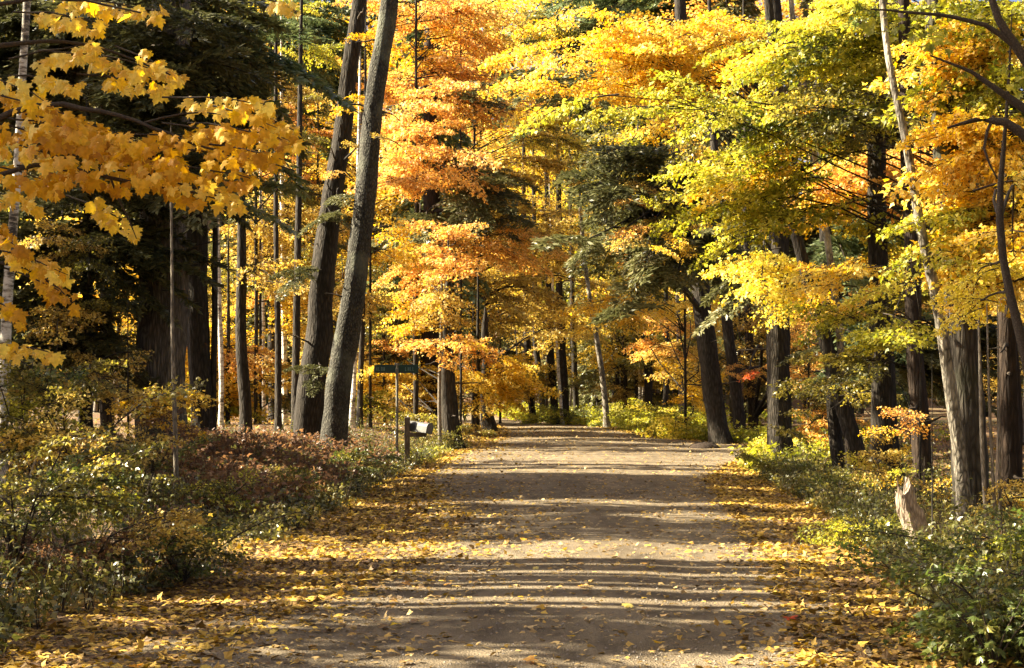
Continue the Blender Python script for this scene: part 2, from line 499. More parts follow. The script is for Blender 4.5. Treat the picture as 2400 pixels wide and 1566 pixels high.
def hemlock_mesh(seed, L=1.7):
    rs = np.random.RandomState(seed)
    mb = MB()
    t = np.linspace(0, 1, 7)
    ax = np.stack([t * L, rs.uniform(-.15, .15) * L * t * t, 0.05 * L * t - 0.33 * L * t * t], -1)
    tube(mb, ax, 0.014 * (1 - 0.8 * t) + 0.002, 4, 0)
    P, A, Nn, R = [], [], [], []
    for k in range(34):
        tt = 0.06 + 0.94 * k / 33
        o = np.array([np.interp(tt, t, ax[:, i]) for i in range(3)])
        sgn = 1 if k % 2 else -1
        ang = sgn * rs.uniform(0.6, 1.05)
        ln = L * 0.45 * (1.06 - tt) * rs.uniform(0.6, 1.1) + 0.05 * L
        dirv = np.array([math.cos(ang), math.sin(ang), rs.uniform(-0.2, 0.05)])
        m = int(26 * (0.35 + ln / (0.45 * L)))
        uu = rs.uniform(0, 1, m)
        pos = o + dirv * (ln * uu)[:, None] + np.array([0, 0, -0.25 * ln]) * (uu ** 2)[:, None]
        s2 = rs.choice([-1, 1], m)
        perp = np.array([-dirv[1], dirv[0], 0])
        a = dirv * 0.8 + perp * (s2 * rs.uniform(0.5, 1.0, m))[:, None] + rs.normal(size=(m, 3)) * 0.25 + np.array([0, 0, -0.2])
        P.append(pos); A.append(a); R.append(rs.uniform(0, 1, m) * 0.8)
        Nn.append(np.array([0, 0, 1.0]) + rs.normal(size=(m, 3)) * 0.4)
    P = np.concatenate(P); A = np.concatenate(A); Nn = np.concatenate(Nn); R = np.concatenate(R)
    leaves(mb, NEEDLE, P, A, Nn, 0.13 * rs.uniform(0.6, 1.3, len(P)), R, 1)
    return mb.mesh("needle_bough", [BM['twig'], LM['hemlock']])


def crown_mesh(seed, rx=3.2, rz=4.8, n=6500, leaf=0.15, flat=0.3):
    """crown of a tall broadleaved tree: limbs from the middle, clumps of leaves in loose layers at their ends"""
    rs = np.random.RandomState(seed)
    mb = MB()
    k = 70
    u = rdir(rs, k)
    rr = rs.uniform(0.45, 1.0, k) ** 0.6
    cen = u * rr[:, None] * np.array([rx, rx, rz]) * rs.uniform(0.8, 1.12, (k, 1))
    tube(mb, [(0, 0, -rz * 1.3), (0.1, 0, -rz * 0.3), (-0.1, 0.1, rz * 0.85)], [0.13, 0.1, 0.02], 5, 0)
    for c in cen[::2]:
        b = np.array([0, 0, min(rz * 0.7, c[2] - 0.5 * np.hypot(c[0], c[1]))])
        mid = (b + c) / 2 + np.array([0, 0, 0.25])
        tube(mb, [b, mid, c], [0.05, 0.03, 0.008], 3, 0, cap=False)
    idx = rs.randint(0, k, n)
    sr = rs.uniform(0.5, 1.15, k)
    off = rs.normal(size=(n, 3)) * np.array([0.62, 0.62, 0.62 * flat]) * sr[idx][:, None]
    off[:, 2] -= 0.10 * (off[:, 0] ** 2 + off[:, 1] ** 2)
    P = cen[idx] + off
    a = off + rs.normal(size=(n, 3)) * 0.6 + np.array([0, 0, -0.4])
    Nn = np.array([0, 0, 1.0]) + rs.normal(size=(n, 3)) * 0.6
    cr = rs.rand(k)
    leaves(mb, MID, P, a, Nn, leaf * rs.uniform(0.6, 1.3, n), np.clip(0.5 * cr[idx] + 0.5 * rs.rand(n), 0, 1), 1)
    return mb.mesh("crown", [BM['dark'], LM['gold']])


def conifer_crown_mesh(seed, H=15, R=2.6, cyl=0.45, dens=1.0):
    rs = np.random.RandomState(seed)
    mb = MB()
    P, A, Nn = [], [], []
    z = 0.0
    while z < H:
        f = 1 - z / H
        r = R * (f ** cyl) * rs.uniform(0.75, 1.1) + 0.15
        for b in range(rs.randint(4, 7)):
            az = rs.uniform(0, 2 * PI)
            ln = r * rs.uniform(0.7, 1.1)
            d = np.array([math.cos(az), math.sin(az), 0])
            m = int(ln * 34 * dens) + 6
            uu = rs.uniform(0.1, 1, m)
            wob = rs.normal(size=m) * 0.26 * (1.15 - uu)
            perp = np.array([-d[1], d[0], 0])
            pos = np.array([0, 0, z]) + d * (ln * uu)[:, None] + perp * wob[:, None] + np.array([0, 0, 1.0]) * (0.12 * ln * uu - 0.42 * ln * uu ** 2 + rs.normal(size=m) * 0.05)[:, None]
            P.append(pos)
            A.append(d + perp * (np.sign(wob) * 0.9)[:, None] + rs.normal(size=(m, 3)) * 0.3 + np.array([0, 0, -0.45]))
            Nn.append(np.array([0, 0, 1.0]) + rs.normal(size=(m, 3)) * 0.5)
            if b < 3:
                tube(mb, [(0, 0, z), tuple(np.array([0, 0, z + 0.02 * ln]) + d * ln * 0.5), tuple(np.array([0, 0, z - 0.28 * ln]) + d * ln)], [0.03, 0.018, 0.004], 3, 0, cap=False)
        z += rs.uniform(0.22, 0.42)
    P = np.concatenate(P); A = np.concatenate(A); Nn = np.concatenate(Nn)
    leaves(mb, NEEDLE, P, A, Nn, 0.30 * rs.uniform(0.6, 1.3, len(P)), rs.rand(len(P)), 1, width=1.3)
    return mb.mesh("crown", [BM['dark'], LM['hemlock']])


SPRAY = [spray_mesh(10 + i) for i in range(7)]
SPRAY_N = [spray_mesh(30 + i, L=1.2, leaf=0.07, nleaf=240) for i in range(5)]          # finer, for shrubs and saplings
HEM = [hemlock_mesh(50 + i) for i in range(5)]
CROWN = [crown_mesh(70 + i) for i in range(5)]
CONE = [conifer_crown_mesh(90, dens=1.0), conifer_crown_mesh(91, 17, 2.3, 0.6), conifer_crown_mesh(92, 13, 3.0, 0.5)]


# ------------------------------------------------------------------ objects
def new_obj(name, data, parent=None, loc=(0, 0, 0)):
    o = bpy.data.objects.new(name, data)
    C.objects.link(o)
    o.location = loc
    if parent is not None:
        o.parent = parent
    return o


def thing(name, label, cat, loc, group=None):
    o = new_obj(name, None, None, tuple(float(v) for v in loc))
    o.empty_display_size = 0.2
    o['label'] = label
    o['category'] = cat
    if group:
        o['group'] = group
    return o


def tag(o, label, cat, group=None):
    o['label'] = label; o['category'] = cat
    if group: o['group'] = group
    return o


def recolour(o, pal, slot=1):
    s = o.material_slots[slot]
    s.link = 'OBJECT'
    s.material = LM[pal]


RS = np.random.RandomState(7)


def path_smooth(P, W, step):
    P = np.asarray(P, float); W = np.asarray(W, float)
    L = np.concatenate([[0], np.cumsum(np.linalg.norm(np.diff(P, axis=0), axis=1))])
    n = max(4, int(L[-1] / step))
    s = np.linspace(0, L[-1], n)
    Q = np.stack([np.interp(s, L, P[:, i]) for i in range(3)], -1)
    R = np.interp(s, L, W)
    for _ in range(3):
        Q[1:-1] = (Q[:-2] + 2 * Q[1:-1] + Q[2:]) / 4
    return Q, R


def make_trunk(root, origin, d, pts, H, bark, name='trunk', sides=14, flare=0.5, kink=0.03, step=0.3):
    """pts: (px, py, width px) from the ground upwards; the trunk goes on above the last one to height H"""
    s = F / d
    W = [p[2] / s / 2 for p in pts]
    P = [at(p[0], p[1], d) for p in pts]
    b = P[0].copy(); g = float(gz(b[0], b[1]))
    b[2] = g - 0.15
    P = [b] + [p for p in P[1:] if p[2] > g + 0.3]
    W = [W[0]] + W[1:][-(len(P) - 1):] if len(P) > 1 else [W[0]]
    if P[-1][2] < g + H:
        dirv = P[-1] - P[0] if len(P) > 1 else np.array([0, 0, 1.0])
        if len(P) > 2: dirv = P[-1] - P[-2]
        dirv = dirv / np.linalg.norm(dirv)
        if dirv[2] < 0.6: dirv[2] = 0.9; dirv /= np.linalg.norm(dirv)
        dirv = dirv * np.array([0.4, 0.4, 1]); dirv /= dirv[2]
        z0 = P[-1][2]
        for q in (0.5, 1.0):
            P.append(P[-1 if q == 0.5 else -2] * 1 + dirv * (g + H - z0) * q if q == 0.5 else P[-2] + dirv * (g + H - z0))
            W.append(W[0] * (0.55 if q == 0.5 else 0.12) if W[-1] > W[0] * 0.3 else W[-1] * 0.4)
    Q, R = path_smooth(P, W, step)
    nz = RS.normal(size=(len(Q), 2))
    for _ in range(6):
        nz[1:-1] = (nz[:-2] + nz[1:-1] * 2 + nz[2:]) / 4
    nz[0] = 0
    Q[:, :2] += nz * R[:, None] * 7 * kink
    mb = MB()
    tube(mb, Q - origin, R, sides, 0, RS, 0.12, flare=flare)
    o = new_obj(name, mb.mesh("trunk", [BM[bark]]), root)
    return Q, R


def boughs(root, origin, Q, R, patches, d, kind, spray, bark, scale):
    for pt in patches:
        px, py, rx, ry, n, pal = pt[:6]
        n = int(round(n * 1.35))
        dd = pt[6] if len(pt) > 6 else 0
        k = pt[7] if len(pt) > 7 else kind
        sc = (pt[8] if len(pt) > 8 else 1.0) * scale
        s = F / (d + dd)
        cen = at(px, py, d + dd)
        rad = np.array([rx / s, max(rx, ry) * 0.8 / s, ry / s])
        per = 3
        meshes = HEM if k == 'hem' else spray
        while n > 0:
            m = min(per, n); n -= m
            u = rdir(RS, 1)[0] * RS.uniform(0.1, 1.0) ** 0.5
            tip = cen + u * rad
            # the bough leaves the trunk a little below its tip
            hz = tip[2] - RS.uniform(0.1, 0.35) * np.linalg.norm((tip - Q[0])[:2]) * (-0.5 if k == 'hem' else 1)
            i = int(np.clip(np.searchsorted(Q[:, 2], hz), 1, len(Q) - 2))
            base = Q[i]
            t = np.linspace(0, 1, 6)
            L = np.linalg.norm(tip - base)
            hump = (0.12 * L) * np.sin(t * PI)
            wob = RS.normal(size=3) * 0.06 * L
            path = base + (tip - base) * t[:, None] + np.array([0, 0, 1.0]) * hump[:, None] + wob * np.sin(t * PI * 1.5)[:, None]
            r0 = min(R[i] * 0.45, 0.008 + 0.011 * L)
            mb = MB()
            tube(mb, path - origin, r0 * (1 - 0.8 * t) + 0.002, 5, 0)
            limb = new_obj('limb', mb.mesh("limb", [BM[bark]]), root)
            az0 = math.atan2(*(tip - base)[[1, 0]])
            for q in range(m):
                tt = 1.0 - 0.22 * q * RS.uniform(0.6, 1.2)
                p = np.array([np.interp(tt, t, path[:, c]) for c in range(3)])
                az = az0 + (0 if q == 0 else RS.uniform(0.5, 1.3) * (1 if q % 2 else -1))
                o = new_obj('needle_bough' if k == 'hem' else 'leafy_bough', meshes[RS.randint(len(meshes))], limb, p - origin)
                o.rotation_euler = (RS.uniform(-0.35, 0.35), RS.uniform(-0.3, 0.35), az)
                f = sc * RS.uniform(0.75, 1.2)
                # start the bough a little back so that its middle sits at the tip
                back = 0.45 * f
                o.location = Vector(p - origin) - Vector((math.cos(az), math.sin(az), 0)) * back
                o.scale = (f, f, f)
                recolour(o, pal)


def tree(name, label, cat, d, pts, H, bark='dark', patches=(), kind='leaf', spray=None, scale=1.0, group=None, crown=None, sides=20, flare=0.5, kink=0.04):
    b = at(pts[0][0], pts[0][1], d)
    b[2] = float(gz(b[0], b[1]))
    root = thing(name, label, cat, b, group)
    Q, R = make_trunk(root, b, d, pts, H, bark, sides=sides, flare=flare, kink=kink)
    boughs(root, b, Q, R, patches, d, kind, spray or SPRAY, bark if bark != 'birch' else 'twig', scale)
    if sides >= 14 and pts[0][2] > 38:
        for q in range(9):
            i = RS.randint(int(len(Q) * .06) + 1, max(int(len(Q) * .6), 4))
            az = RS.uniform(0, 2 * PI); ln = RS.uniform(0.15, 0.9)
            dv = np.array([math.cos(az), math.sin(az), RS.uniform(-0.2, 0.5)])
            t = np.linspace(0, 1, 5)
            pth = Q[i] + dv * (R[i] * .6 + ln * t)[:, None] + np.array([0, 0, -0.12 * ln]) * (t ** 2)[:, None] + RS.normal(size=(5, 3)) * .015
            m2 = MB(); tube(m2, pth - b, (0.022 + .01 * ln) * (1 - .75 * t), 5)
            if ln > .4:
                tube(m2, [pth[2] - b, pth[2] - b + dv[[1, 0, 2]] * np.array([.2, -.2, .3])], [.008, .003], 4)
            new_obj('branch_stub', m2.mesh('branch_stub', [BM['twig']]), root)
    if crown:
        pal, sc, zc = crown
        o = new_obj('crown', CROWN[RS.randint(len(CROWN))], root, Q[-1] - b + np.array([0, 0, -zc]))
        o.scale = (sc, sc, sc); o.rotation_euler = (0, 0, RS.uniform(0, 6.28))
        recolour(o, pal)
    return root


# ------------------------------------------------------------------ ground
def grid_mesh(xs, ys, zf, name, mat):
    X, Y = np.meshgrid(xs, ys)
    Z = zf(X, Y)
    nx, ny = len(xs), len(ys)
    i, j = np.meshgrid(np.arange(ny - 1), np.arange(nx - 1), indexing='ij')
    q = np.stack([i * nx + j, i * nx + j + 1, (i + 1) * nx + j + 1, (i + 1) * nx + j], -1).reshape(-1, 4)
    mb = MB(); mb.add(np.stack([X, Y, Z], -1).reshape(-1, 3), q)
    return mb.mesh(name, [mat])


xs = np.concatenate([np.linspace(-600, -60, 10)[:-1], np.linspace(-60, -14, 20)[:-1], np.arange(-14, 14.01, 0.25), np.linspace(14, 60, 20)[1:], np.linspace(60, 600, 10)[1:]])
ys = np.concatenate([np.linspace(-200, 0, 8)[:-1], np.arange(0, 70, 0.3), np.arange(70, 160, 1.5), np.linspace(160, 900, 30)])
g = new_obj('ground', grid_mesh(xs, ys, lambda x, y: gz(x, y) - 0.03, 'ground', ground_mat()))
g['kind'] = 'structure'

ry = np.concatenate([np.arange(0, 70, 0.3), np.arange(70, 140, 1.0)])
rt = np.linspace(0, 1, 29)
L_, R_ = bl(ry) - 0.35, br(ry) + 0.35
X = L_[:, None] + (R_ - L_)[:, None] * rt
Y = np.repeat(ry[:, None], 29, 1)
# two faint wheel tracks and a slight crown
Z = gz(X, Y) - 0.012 + 0.035 * (1 - (2 * rt - 1) ** 2)[None] - 0.014 * (np.exp(-((rt - 0.27) / 0.07) ** 2) + np.exp(-((rt - 0.73) / 0.07) ** 2))[None]
i, j = np.meshgrid(np.arange(len(ry) - 1), np.arange(28), indexing='ij')
q = np.stack([i * 29 + j, i * 29 + j + 1, (i + 1) * 29 + j + 1, (i + 1) * 29 + j], -1).reshape(-1, 4)
mb = MB(); mb.add(np.stack([X, Y, Z], -1).reshape(-1, 3), q)
road = new_obj('road', mb.mesh('road', [road_mat()]))
road['kind'] = 'structure'


def surf(x, y):
    """height of the surface one walks on, road included"""
    t = np.clip((x - (bl(y) - 0.35)) / ((br(y) + 0.35) - (bl(y) - 0.35)), 0, 1)
    inside = (x > bl(y) - 0.35) & (x < br(y) + 0.35)
    return gz(x, y) + np.where(inside, -0.012 + 0.035 * (1 - (2 * t - 1) ** 2), -0.03)


# ------------------------------------------------------------------ leaf litter
def x_seed(y, lr):
    return y * 0.37 + np.where(lr, 0.0, 2.0) + 0.6 * np.sin(y * 1.1)


def scatter_litter(rs, n, y0, y1, side):
    """side: 'verge', 'road' or 'floor'"""
    w = rs.uniform(0, 1, n)
    y = y0 + (y1 - y0) * w ** 1.35
    if side == 'verge':
        lr = rs.rand(n) < 0.5
        e = np.where(lr, bl(y), br(y)); o = np.where(lr, ledge(y) - 1.2, redge(y) + 1.2)
        t = rs.uniform(-0.10, 1, n)
        t = np.where(t < 0, t * rs.rand(n), t)
        # drifts: litter gathers in uneven banks
        keep = (np.sin(x_seed(y, lr) * 5.1) * 0.5 + 0.5)
        t = np.where((t < 0.35) & (rs.rand(n) > 0.30 + 0.7 * keep), t + 0.45 * rs.rand(n), t)
        x = e + (o - e) * t
    elif side == 'edge':
        lr = rs.rand(n) < 0.62
        x = np.where(lr, bl(y) + rs.exponential(0.4, n), br(y) - rs.exponential(0.22, n))
    elif side == 'road':
        x = bl(y) + (br(y) - bl(y)) * rs.rand(n)
    else:
        lr = rs.rand(n) < 0.5
        x = np.where(lr, ledge(y) - rs.uniform(0, 12, n), redge(y) + rs.uniform(0, 12, n))
    return x, y


rs = np.random.RandomState(3)
mbL = MB()
for n, y0, y1, side, lift in ((85000, 7.5, 46, 'verge', 0.022), (12000, 40, 75, 'verge', 0.03), (6500, 7.5, 50, 'edge', 0.008), (30000, 8, 60, 'floor', 0.06)):
    x, y = scatter_litter(rs, n, y0, y1, side)
    z = surf(x, y) + rs.uniform(0.004, lift, n)
    pos = np.stack([x, y, z], -1)
    ax_ = rdir(rs, n) * np.array([1, 1, 0.25])
    nr = np.array([0, 0, 1.0]) + rs.normal(size=(n, 3)) * 0.3
    leaves(mbL, MID, pos, ax_, nr, rs.uniform(0.035, 0.078, n) * (1 + 0.010 * y), rs.rand(n))
lit = new_obj('leaf_litter', mbL.mesh('leaf_litter', [LM['litter']]))
lit['kind'] = 'stuff'; lit['label'] = 'brown, orange and gold fallen leaves carpeting both road edges'; lit['category'] = 'leaf litter'

mbL = MB()
n = 6500
x, y = scatter_litter(rs, n, 8.5, 70, 'road')
pos = np.stack([x, y, surf(x, y) + rs.uniform(0.004, 0.015, n)], -1)
leaves(mbL, MID, pos, rdir(rs, n) * np.array([1, 1, 0.2]), np.array([0, 0, 1.0]) + rs.normal(size=(n, 3)) * 0.3, rs.uniform(0.025, 0.06, n) * (1 + 0.012 * y), rs.rand(n))
lit2 = new_obj('scattered_leaves', mbL.mesh('scattered_leaves', [LM['tan']]))
lit2['kind'] = 'stuff'; lit2['label'] = 'pale dry leaves thinly scattered over the road'; lit2['category'] = 'fallen leaves'

# single leaves lying on the near road
FL = []
for v in range(4):
    mb = MB(); T, Fc = MAPLE
    T = T.copy(); T[:, 1] -= 0.4
    T[:, 2] = (0.25 - 0.1 * v) * T[:, 0] ** 2 + 0.12 * np.sin(T[:, 1] * 4 + v) + 0.15 + (0.1 * T[:, 0] if v % 2 else -0.08 * T[:, 0])
    mb.add(T, Fc, 0, 0.25 * v, smooth=False)
    mb.add([(0.015, -0.38, 0.14), (-0.015, -0.38, 0.14), (0.02, -0.75, 0.04), (0.05, -0.75, 0.04)], [[0, 1, 2, 3]], 0, 0.1)
    FL.append(mb.mesh('fallen_leaf', [LM['tan']]))
cols = {'tan': 'pale tan dry leaf lying on the grey-brown road', 'gold': 'golden yellow leaf lying on the grey-brown road', 'litter': 'curled brown leaf lying on the grey-brown road', 'peach': 'orange leaf lying on the grey-brown road'}
for i in range(230):
    y = 8.6 + 11 * RS.rand() ** 1.2
    x = bl(y) - 0.1 + (br(y) - bl(y) + 0.2) * (RS.rand() ** 1.25)
    pal = RS.choice(['tan', 'tan', 'tan', 'tan', 'litter', 'litter', 'gold', 'peach'])
    o = new_obj('fallen_leaf', FL[RS.randint(4)], None, (x, y, float(surf(np.float64(x), np.float64(y))) + 0.002))
    f = RS.uniform(0.045, 0.09)
    o.scale = (f, f, f); o.rotation_euler = (RS.uniform(-.12, .12), RS.uniform(-.12, .12), RS.uniform(0, 6.28))
    recolour(o, pal, 0)
    tag(o, cols[pal], 'leaf', 'single leaves scattered on the near road, ' + pal.replace('litter', 'brown').replace('gold', 'yellow').replace('peach', 'orange'))
p = on_ground(1852, 1457)
o = new_obj('fallen_leaf', FL[1], None, (p[0], p[1], float(surf(p[0], p[1])) + 0.003))
o.scale = (0.10, 0.10, 0.10); recolour(o, 'red', 0)
tag(o, 'large red leaf at the road edge near the brown litter', 'leaf')


# ------------------------------------------------------------------ low plants
def herbs(name, label, pts, pal, h=(0.15, 0.45), nl=22, leaf=0.07, seed=1, tm=MID):
    rs = np.random.RandomState(seed)
    mb = MB()
    P, A, Nn, Sz, Rn = [], [], [], [], []
    for (x, y, k) in pts:
        z = float(gz(x, y)) - 0.03
        hh = rs.uniform(*h) * k
        c = rs.rand()
        m = nl
        u = rs.uniform(0.15, 1, m)
        off = rs.normal(size=(m, 2)) * (0.06 + 0.55 * hh * u[:, None])
        off *= 0.7
        P.append(np.stack([x + off[:, 0], y + off[:, 1], z + hh * u], -1))
        A.append(np.stack([off[:, 0] * 4, off[:, 1] * 4, rs.uniform(-0.5, 0.5, m)], -1) + rs.normal(size=(m, 3)) * 0.4)
        Nn.append(np.array([0, 0, 1.0]) + rs.normal(size=(m, 3)) * 0.55)
        Sz.append(leaf * rs.uniform(0.6, 1.4, m) * (0.8 + 0.2 * k))
        Rn.append(np.clip(c * 0.6 + rs.rand(m) * 0.5, 0, 1))
        for q in range(3):
            a = rs.uniform(0, 6.28)
            tip = (x + 0.35 * hh * math.cos(a), y + 0.35 * hh * math.sin(a), z + hh)
            tube(mb, [(x, y, z), ((x + tip[0]) / 2 + 0.01, (y + tip[1]) / 2, z + hh * 0.6), tip], [0.004, 0.003, 0.0015], 3, 1, cap=False)
    leaves(mb, tm, np.concatenate(P), np.concatenate(A), np.concatenate(Nn), np.concatenate(Sz), np.concatenate(Rn), 0)
    o = new_obj(name, mb.mesh(name, [LM[pal], BM['twig']]))
    o['kind'] = 'stuff'; o['label'] = label; o['category'] = 'undergrowth'
    return o


rs = np.random.RandomState(11)
pts = []
for _ in range(900):            # left bank
    y = 10 + 38 * rs.rand() ** 1.2
    x = ledge(y) + 0.15 - rs.exponential(1.3)
    if 16.2 < y < 18.8 and x > ledge(y) - 1.0:
        continue
    pts.append((x, y, 0.8 + 0.4 * min(1.5, ledge(y) - x)))
for _ in range(1100):            # right bank
    y = 10 + 40 * rs.rand() ** 1.2
    x = redge(y) - 0.1 + rs.exponential(1.2)
    pts.append((x, y, 0.8 + 0.35 * min(1.5, x - redge(y))))
herbs('undergrowth', 'low green and yellowing plants along both road banks', pts, 'herb', h=(0.12, 0.5), leaf=0.055, nl=26, seed=5)
# dry grass blades and stalks standing loosely through the low plants
rs = np.random.RandomState(31)
n = 7000
yy = 10 + 40 * rs.rand(n) ** 1.2
lr = rs.rand(n) < 0.55
xx = np.where(lr, ledge(yy) - 0.1 - rs.exponential(1.6, n), redge(yy) + 0.1 + rs.exponential(1.3, n))
BLADE = (np.array([(-.03, 0, 0), (.03, 0, 0), (.022, .55, -.03), (-.022, .55, -.03), (0, 1, -.22)]), np.array([[0, 1, 2], [0, 2, 3], [3, 2, 4]]))
mb = MB()
leaves(mb, BLADE, np.stack([xx, yy, gz(xx, yy) - 0.04], -1), np.stack([rs.normal(size=n) * .35, rs.normal(size=n) * .35, np.ones(n)], -1), rdir(rs, n) * np.array([1, 1, .2]), rs.uniform(0.08, 0.38, n) ** 1.0, rs.rand(n))
gr = new_obj('dry_grass', mb.mesh('dry_grass', [leaf_mat('grass_dry', [(0.06, 0.07, 0.02), (0.12, 0.12, 0.03), (0.26, 0.2, 0.08), (0.42, 0.34, 0.18)], transl=0.3, obj_w=0.0)]))
gr['kind'] = 'stuff'; gr['label'] = 'thin green and straw-coloured grass blades along both road banks'; gr['category'] = 'grass'
# loose stones on the road
n = 5000
yy = 8 + 22 * rs.rand(n) ** 1.3
xx = bl(yy) - .2 + (br(yy) - bl(yy) + .4) * rs.rand(n)
OCT = (np.array([(1, 0, 0), (0, 1, 0), (-1, 0, 0), (0, -1, 0), (0, 0, .7)]) * .5, np.array([[0, 1, 4], [1, 2, 4], [2, 3, 4], [3, 0, 4]]))
mb = MB()
leaves(mb, OCT, np.stack([xx, yy, surf(xx, yy)], -1), rdir(rs, n) * np.array([1, 1, .1]), np.tile([0, 0, 1.0], (n, 1)), rs.uniform(0.008, 0.028, n), rs.rand(n))
pb = new_obj('loose_gravel', mb.mesh('loose_gravel', [plain_mat('stone', (0.17, 0.14, 0.11), 0.8, scale=3)]))
pb['kind'] = 'stuff'; pb['label'] = 'small loose stones strewn over the near road'; pb['category'] = 'gravel'
pts = []
for _ in range(1100):             # brown bracken under the pair of big trunks
    y = 21 + 19 * rs.rand(); px = rs.uniform(400, 930)
    x = (px - 1200) * y / F
    if x < ledge(y) - 0.4:
        pts.append((x, y, 1.5))
herbs('brown_bracken', 'dark reddish brown bracken under the two big trunks', pts, 'rust', h=(0.2, 0.36), nl=26, leaf=0.075, seed=6)
pts = []
for _ in range(700):             # grassy strip where the track bends away
    y = 56 + 50 * rs.rand(); x = redge(y) + 0.1 + rs.exponential(2.2)
    pts.append((x, y, 1.6))
for _ in range(260):
    y = rs.uniform(36, 56); x = redge(y) - 0.1 + rs.exponential(0.9)
    pts.append((x, y, 1.2))
herbs('grassy_verge', 'sunlit yellow green weeds on the verge where the track bends', pts, 'lime', h=(0.2, 0.5), nl=26, leaf=0.11, seed=8)

# ------------------------------------------------------------------ main trees, nearest features first
YL = 'yellow'
# pair of big trunks at the roadside
tree('maple_tree', 'big dark trunk leaning towards the road, rear one of the roadside pair', 'tree', 39.5,
     [(718, 1045, 70), (742, 800, 60), (772, 520, 50), (805, 300, 42), (842, 0, 33)], 17, 'dark', flare=0.35,
     patches=[(838, 190, 25, 60, 2, 'mustard', -1, 'leaf', .5), (850, 80, 25, 40, 2, 'mustard', -1, 'leaf', .5), (770, 460, 50, 60, 3, 'hemlock', -1, 'hem', .7), (730, 640, 40, 60, 2, 'hemlock', -1, 'hem', .6), (760, 400, 30, 40, 1, 'peach', -1.5, 'leaf', .4), (740, 900, 40, 30, 2, 'hemlock', -1, 'hem', .6), (870, 300, 30, 60, 2, 'beech', -2, 'leaf', .45)])
tree('maple_tree', 'big lichen-mottled grey trunk, front one of the roadside pair', 'tree', 38,
     [(772, 1065, 62), (800, 850, 57), (838, 600, 51), (868, 350, 47), (892, 150, 43), (908, 0, 40)], 18, 'lichen', flare=0.35)
# massive trunk on the left
tree('pine_tree', 'broad grey-brown furrowed trunk standing behind the pale thin sapling', 'tree', 31,
     [(385, 1000, 118), (385, 700, 112), (388, 450, 106), (396, 100, 92)], 20, 'ash', kind='hem', scale=1.2,
     patches=[(390, 380, 80, 60, 9, 'hemlock', -1.5), (380, 260, 90, 60, 9, 'hemlock', -1.5), (390, 120, 90, 70, 10, 'hemlock', -1.5), (380, 10, 90, 50, 7, 'hemlock', -1.5)])
tree('birch_tree', 'white birch trunk at the far edge behind the mustard maple leaves', 'birch', 24,
     [(2, 1080, 26), (10, 880, 25), (22, 640, 24), (40, 400, 20), (62, 60, 18)], 13, 'birch', sides=10)
tree('sapling', 'thin pale sapling standing in front of the broad grey-brown trunk', 'sapling', 22,
     [(416, 1145, 13), (412, 1020, 11), (405, 800, 9), (400, 480, 6)], 5, 'pale', sides=7, flare=0.1)
tree('pine_tree', 'dark straight conifer trunk behind the upper yellow maple spray', 'tree', 35,
     [(470, 1010, 52), (462, 500, 48), (455, 120, 44)], 19, 'dark',
     patches=[(540, 60, 90, 60, 6, 'pine'), (450, 330, 60, 60, 6, 'hemlock'), (470, 450, 50, 40, 4, 'pine'), (480, 200, 50, 60, 4, 'pine')], kind='hem', scale=1.5)
tree('sapling', 'slim dark stem with a pale sunlit edge left of the glowing leaves', 'tree', 35,
     [(500, 1010, 16), (503, 800, 15), (505, 540, 13), (498, 300, 10)], 9, 'dark', sides=8, flare=0.15)
tree('maple_tree', 'medium dark trunk between the glowing yellow leaves and the big pair', 'tree', 41,
     [(583, 1015, 30), (566, 850, 27), (562, 560, 22), (568, 420, 14)], 8, 'dark', sides=10,
     patches=[(610, 240, 30, 20, 2, 'red', 1, 'leaf', 0.5), (640, 640, 60, 60, 3, 'beech')])
tree('birch_tree', 'slender birch just left of the medium dark trunk', 'birch', 45,
     [(520, 1005, 12), (516, 700, 11), (508, 520, 10)], 12, 'birch', sides=8)
tree('birch_tree', 'thin white birch behind the rear big trunk', 'birch', 52,
     [(668, 1000, 14), (668, 800, 13), (662, 560, 11)], 13, 'birch', sides=8)
tree('birch_tree', 'thin birch halfway between medium trunk and rear big trunk', 'birch', 55,
     [(617, 990, 10), (616, 750, 10), (612, 560, 8)], 13, 'birch', sides=8)
tree('birch_tree', 'thin sunlit white birch close behind the lichen-mottled trunk', 'birch', 47,
     [(824, 1018, 13), (830, 900, 12), (834, 770, 11)], 13, 'birch', sides=8)
tree('maple_tree', 'narrow dark trunk touching the sunlit birch beside the big pair', 'tree', 48,
     [(842, 1020, 15), (845, 900, 14), (850, 700, 12)], 13, 'dark', sides=8)
tree('maple_tree', 'narrow leaning dark trunk left of the rear big trunk', 'tree', 44,
     [(656, 1035, 17), (652, 850, 15), (648, 600, 12)], 13, 'dark', sides=8)
tree('maple_tree', 'straight dark pole-like trunk beside the rear big trunk', 'tree', 46,
     [(692, 1010, 20), (694, 800, 18), (700, 520, 15)], 14, 'dark', sides=8)

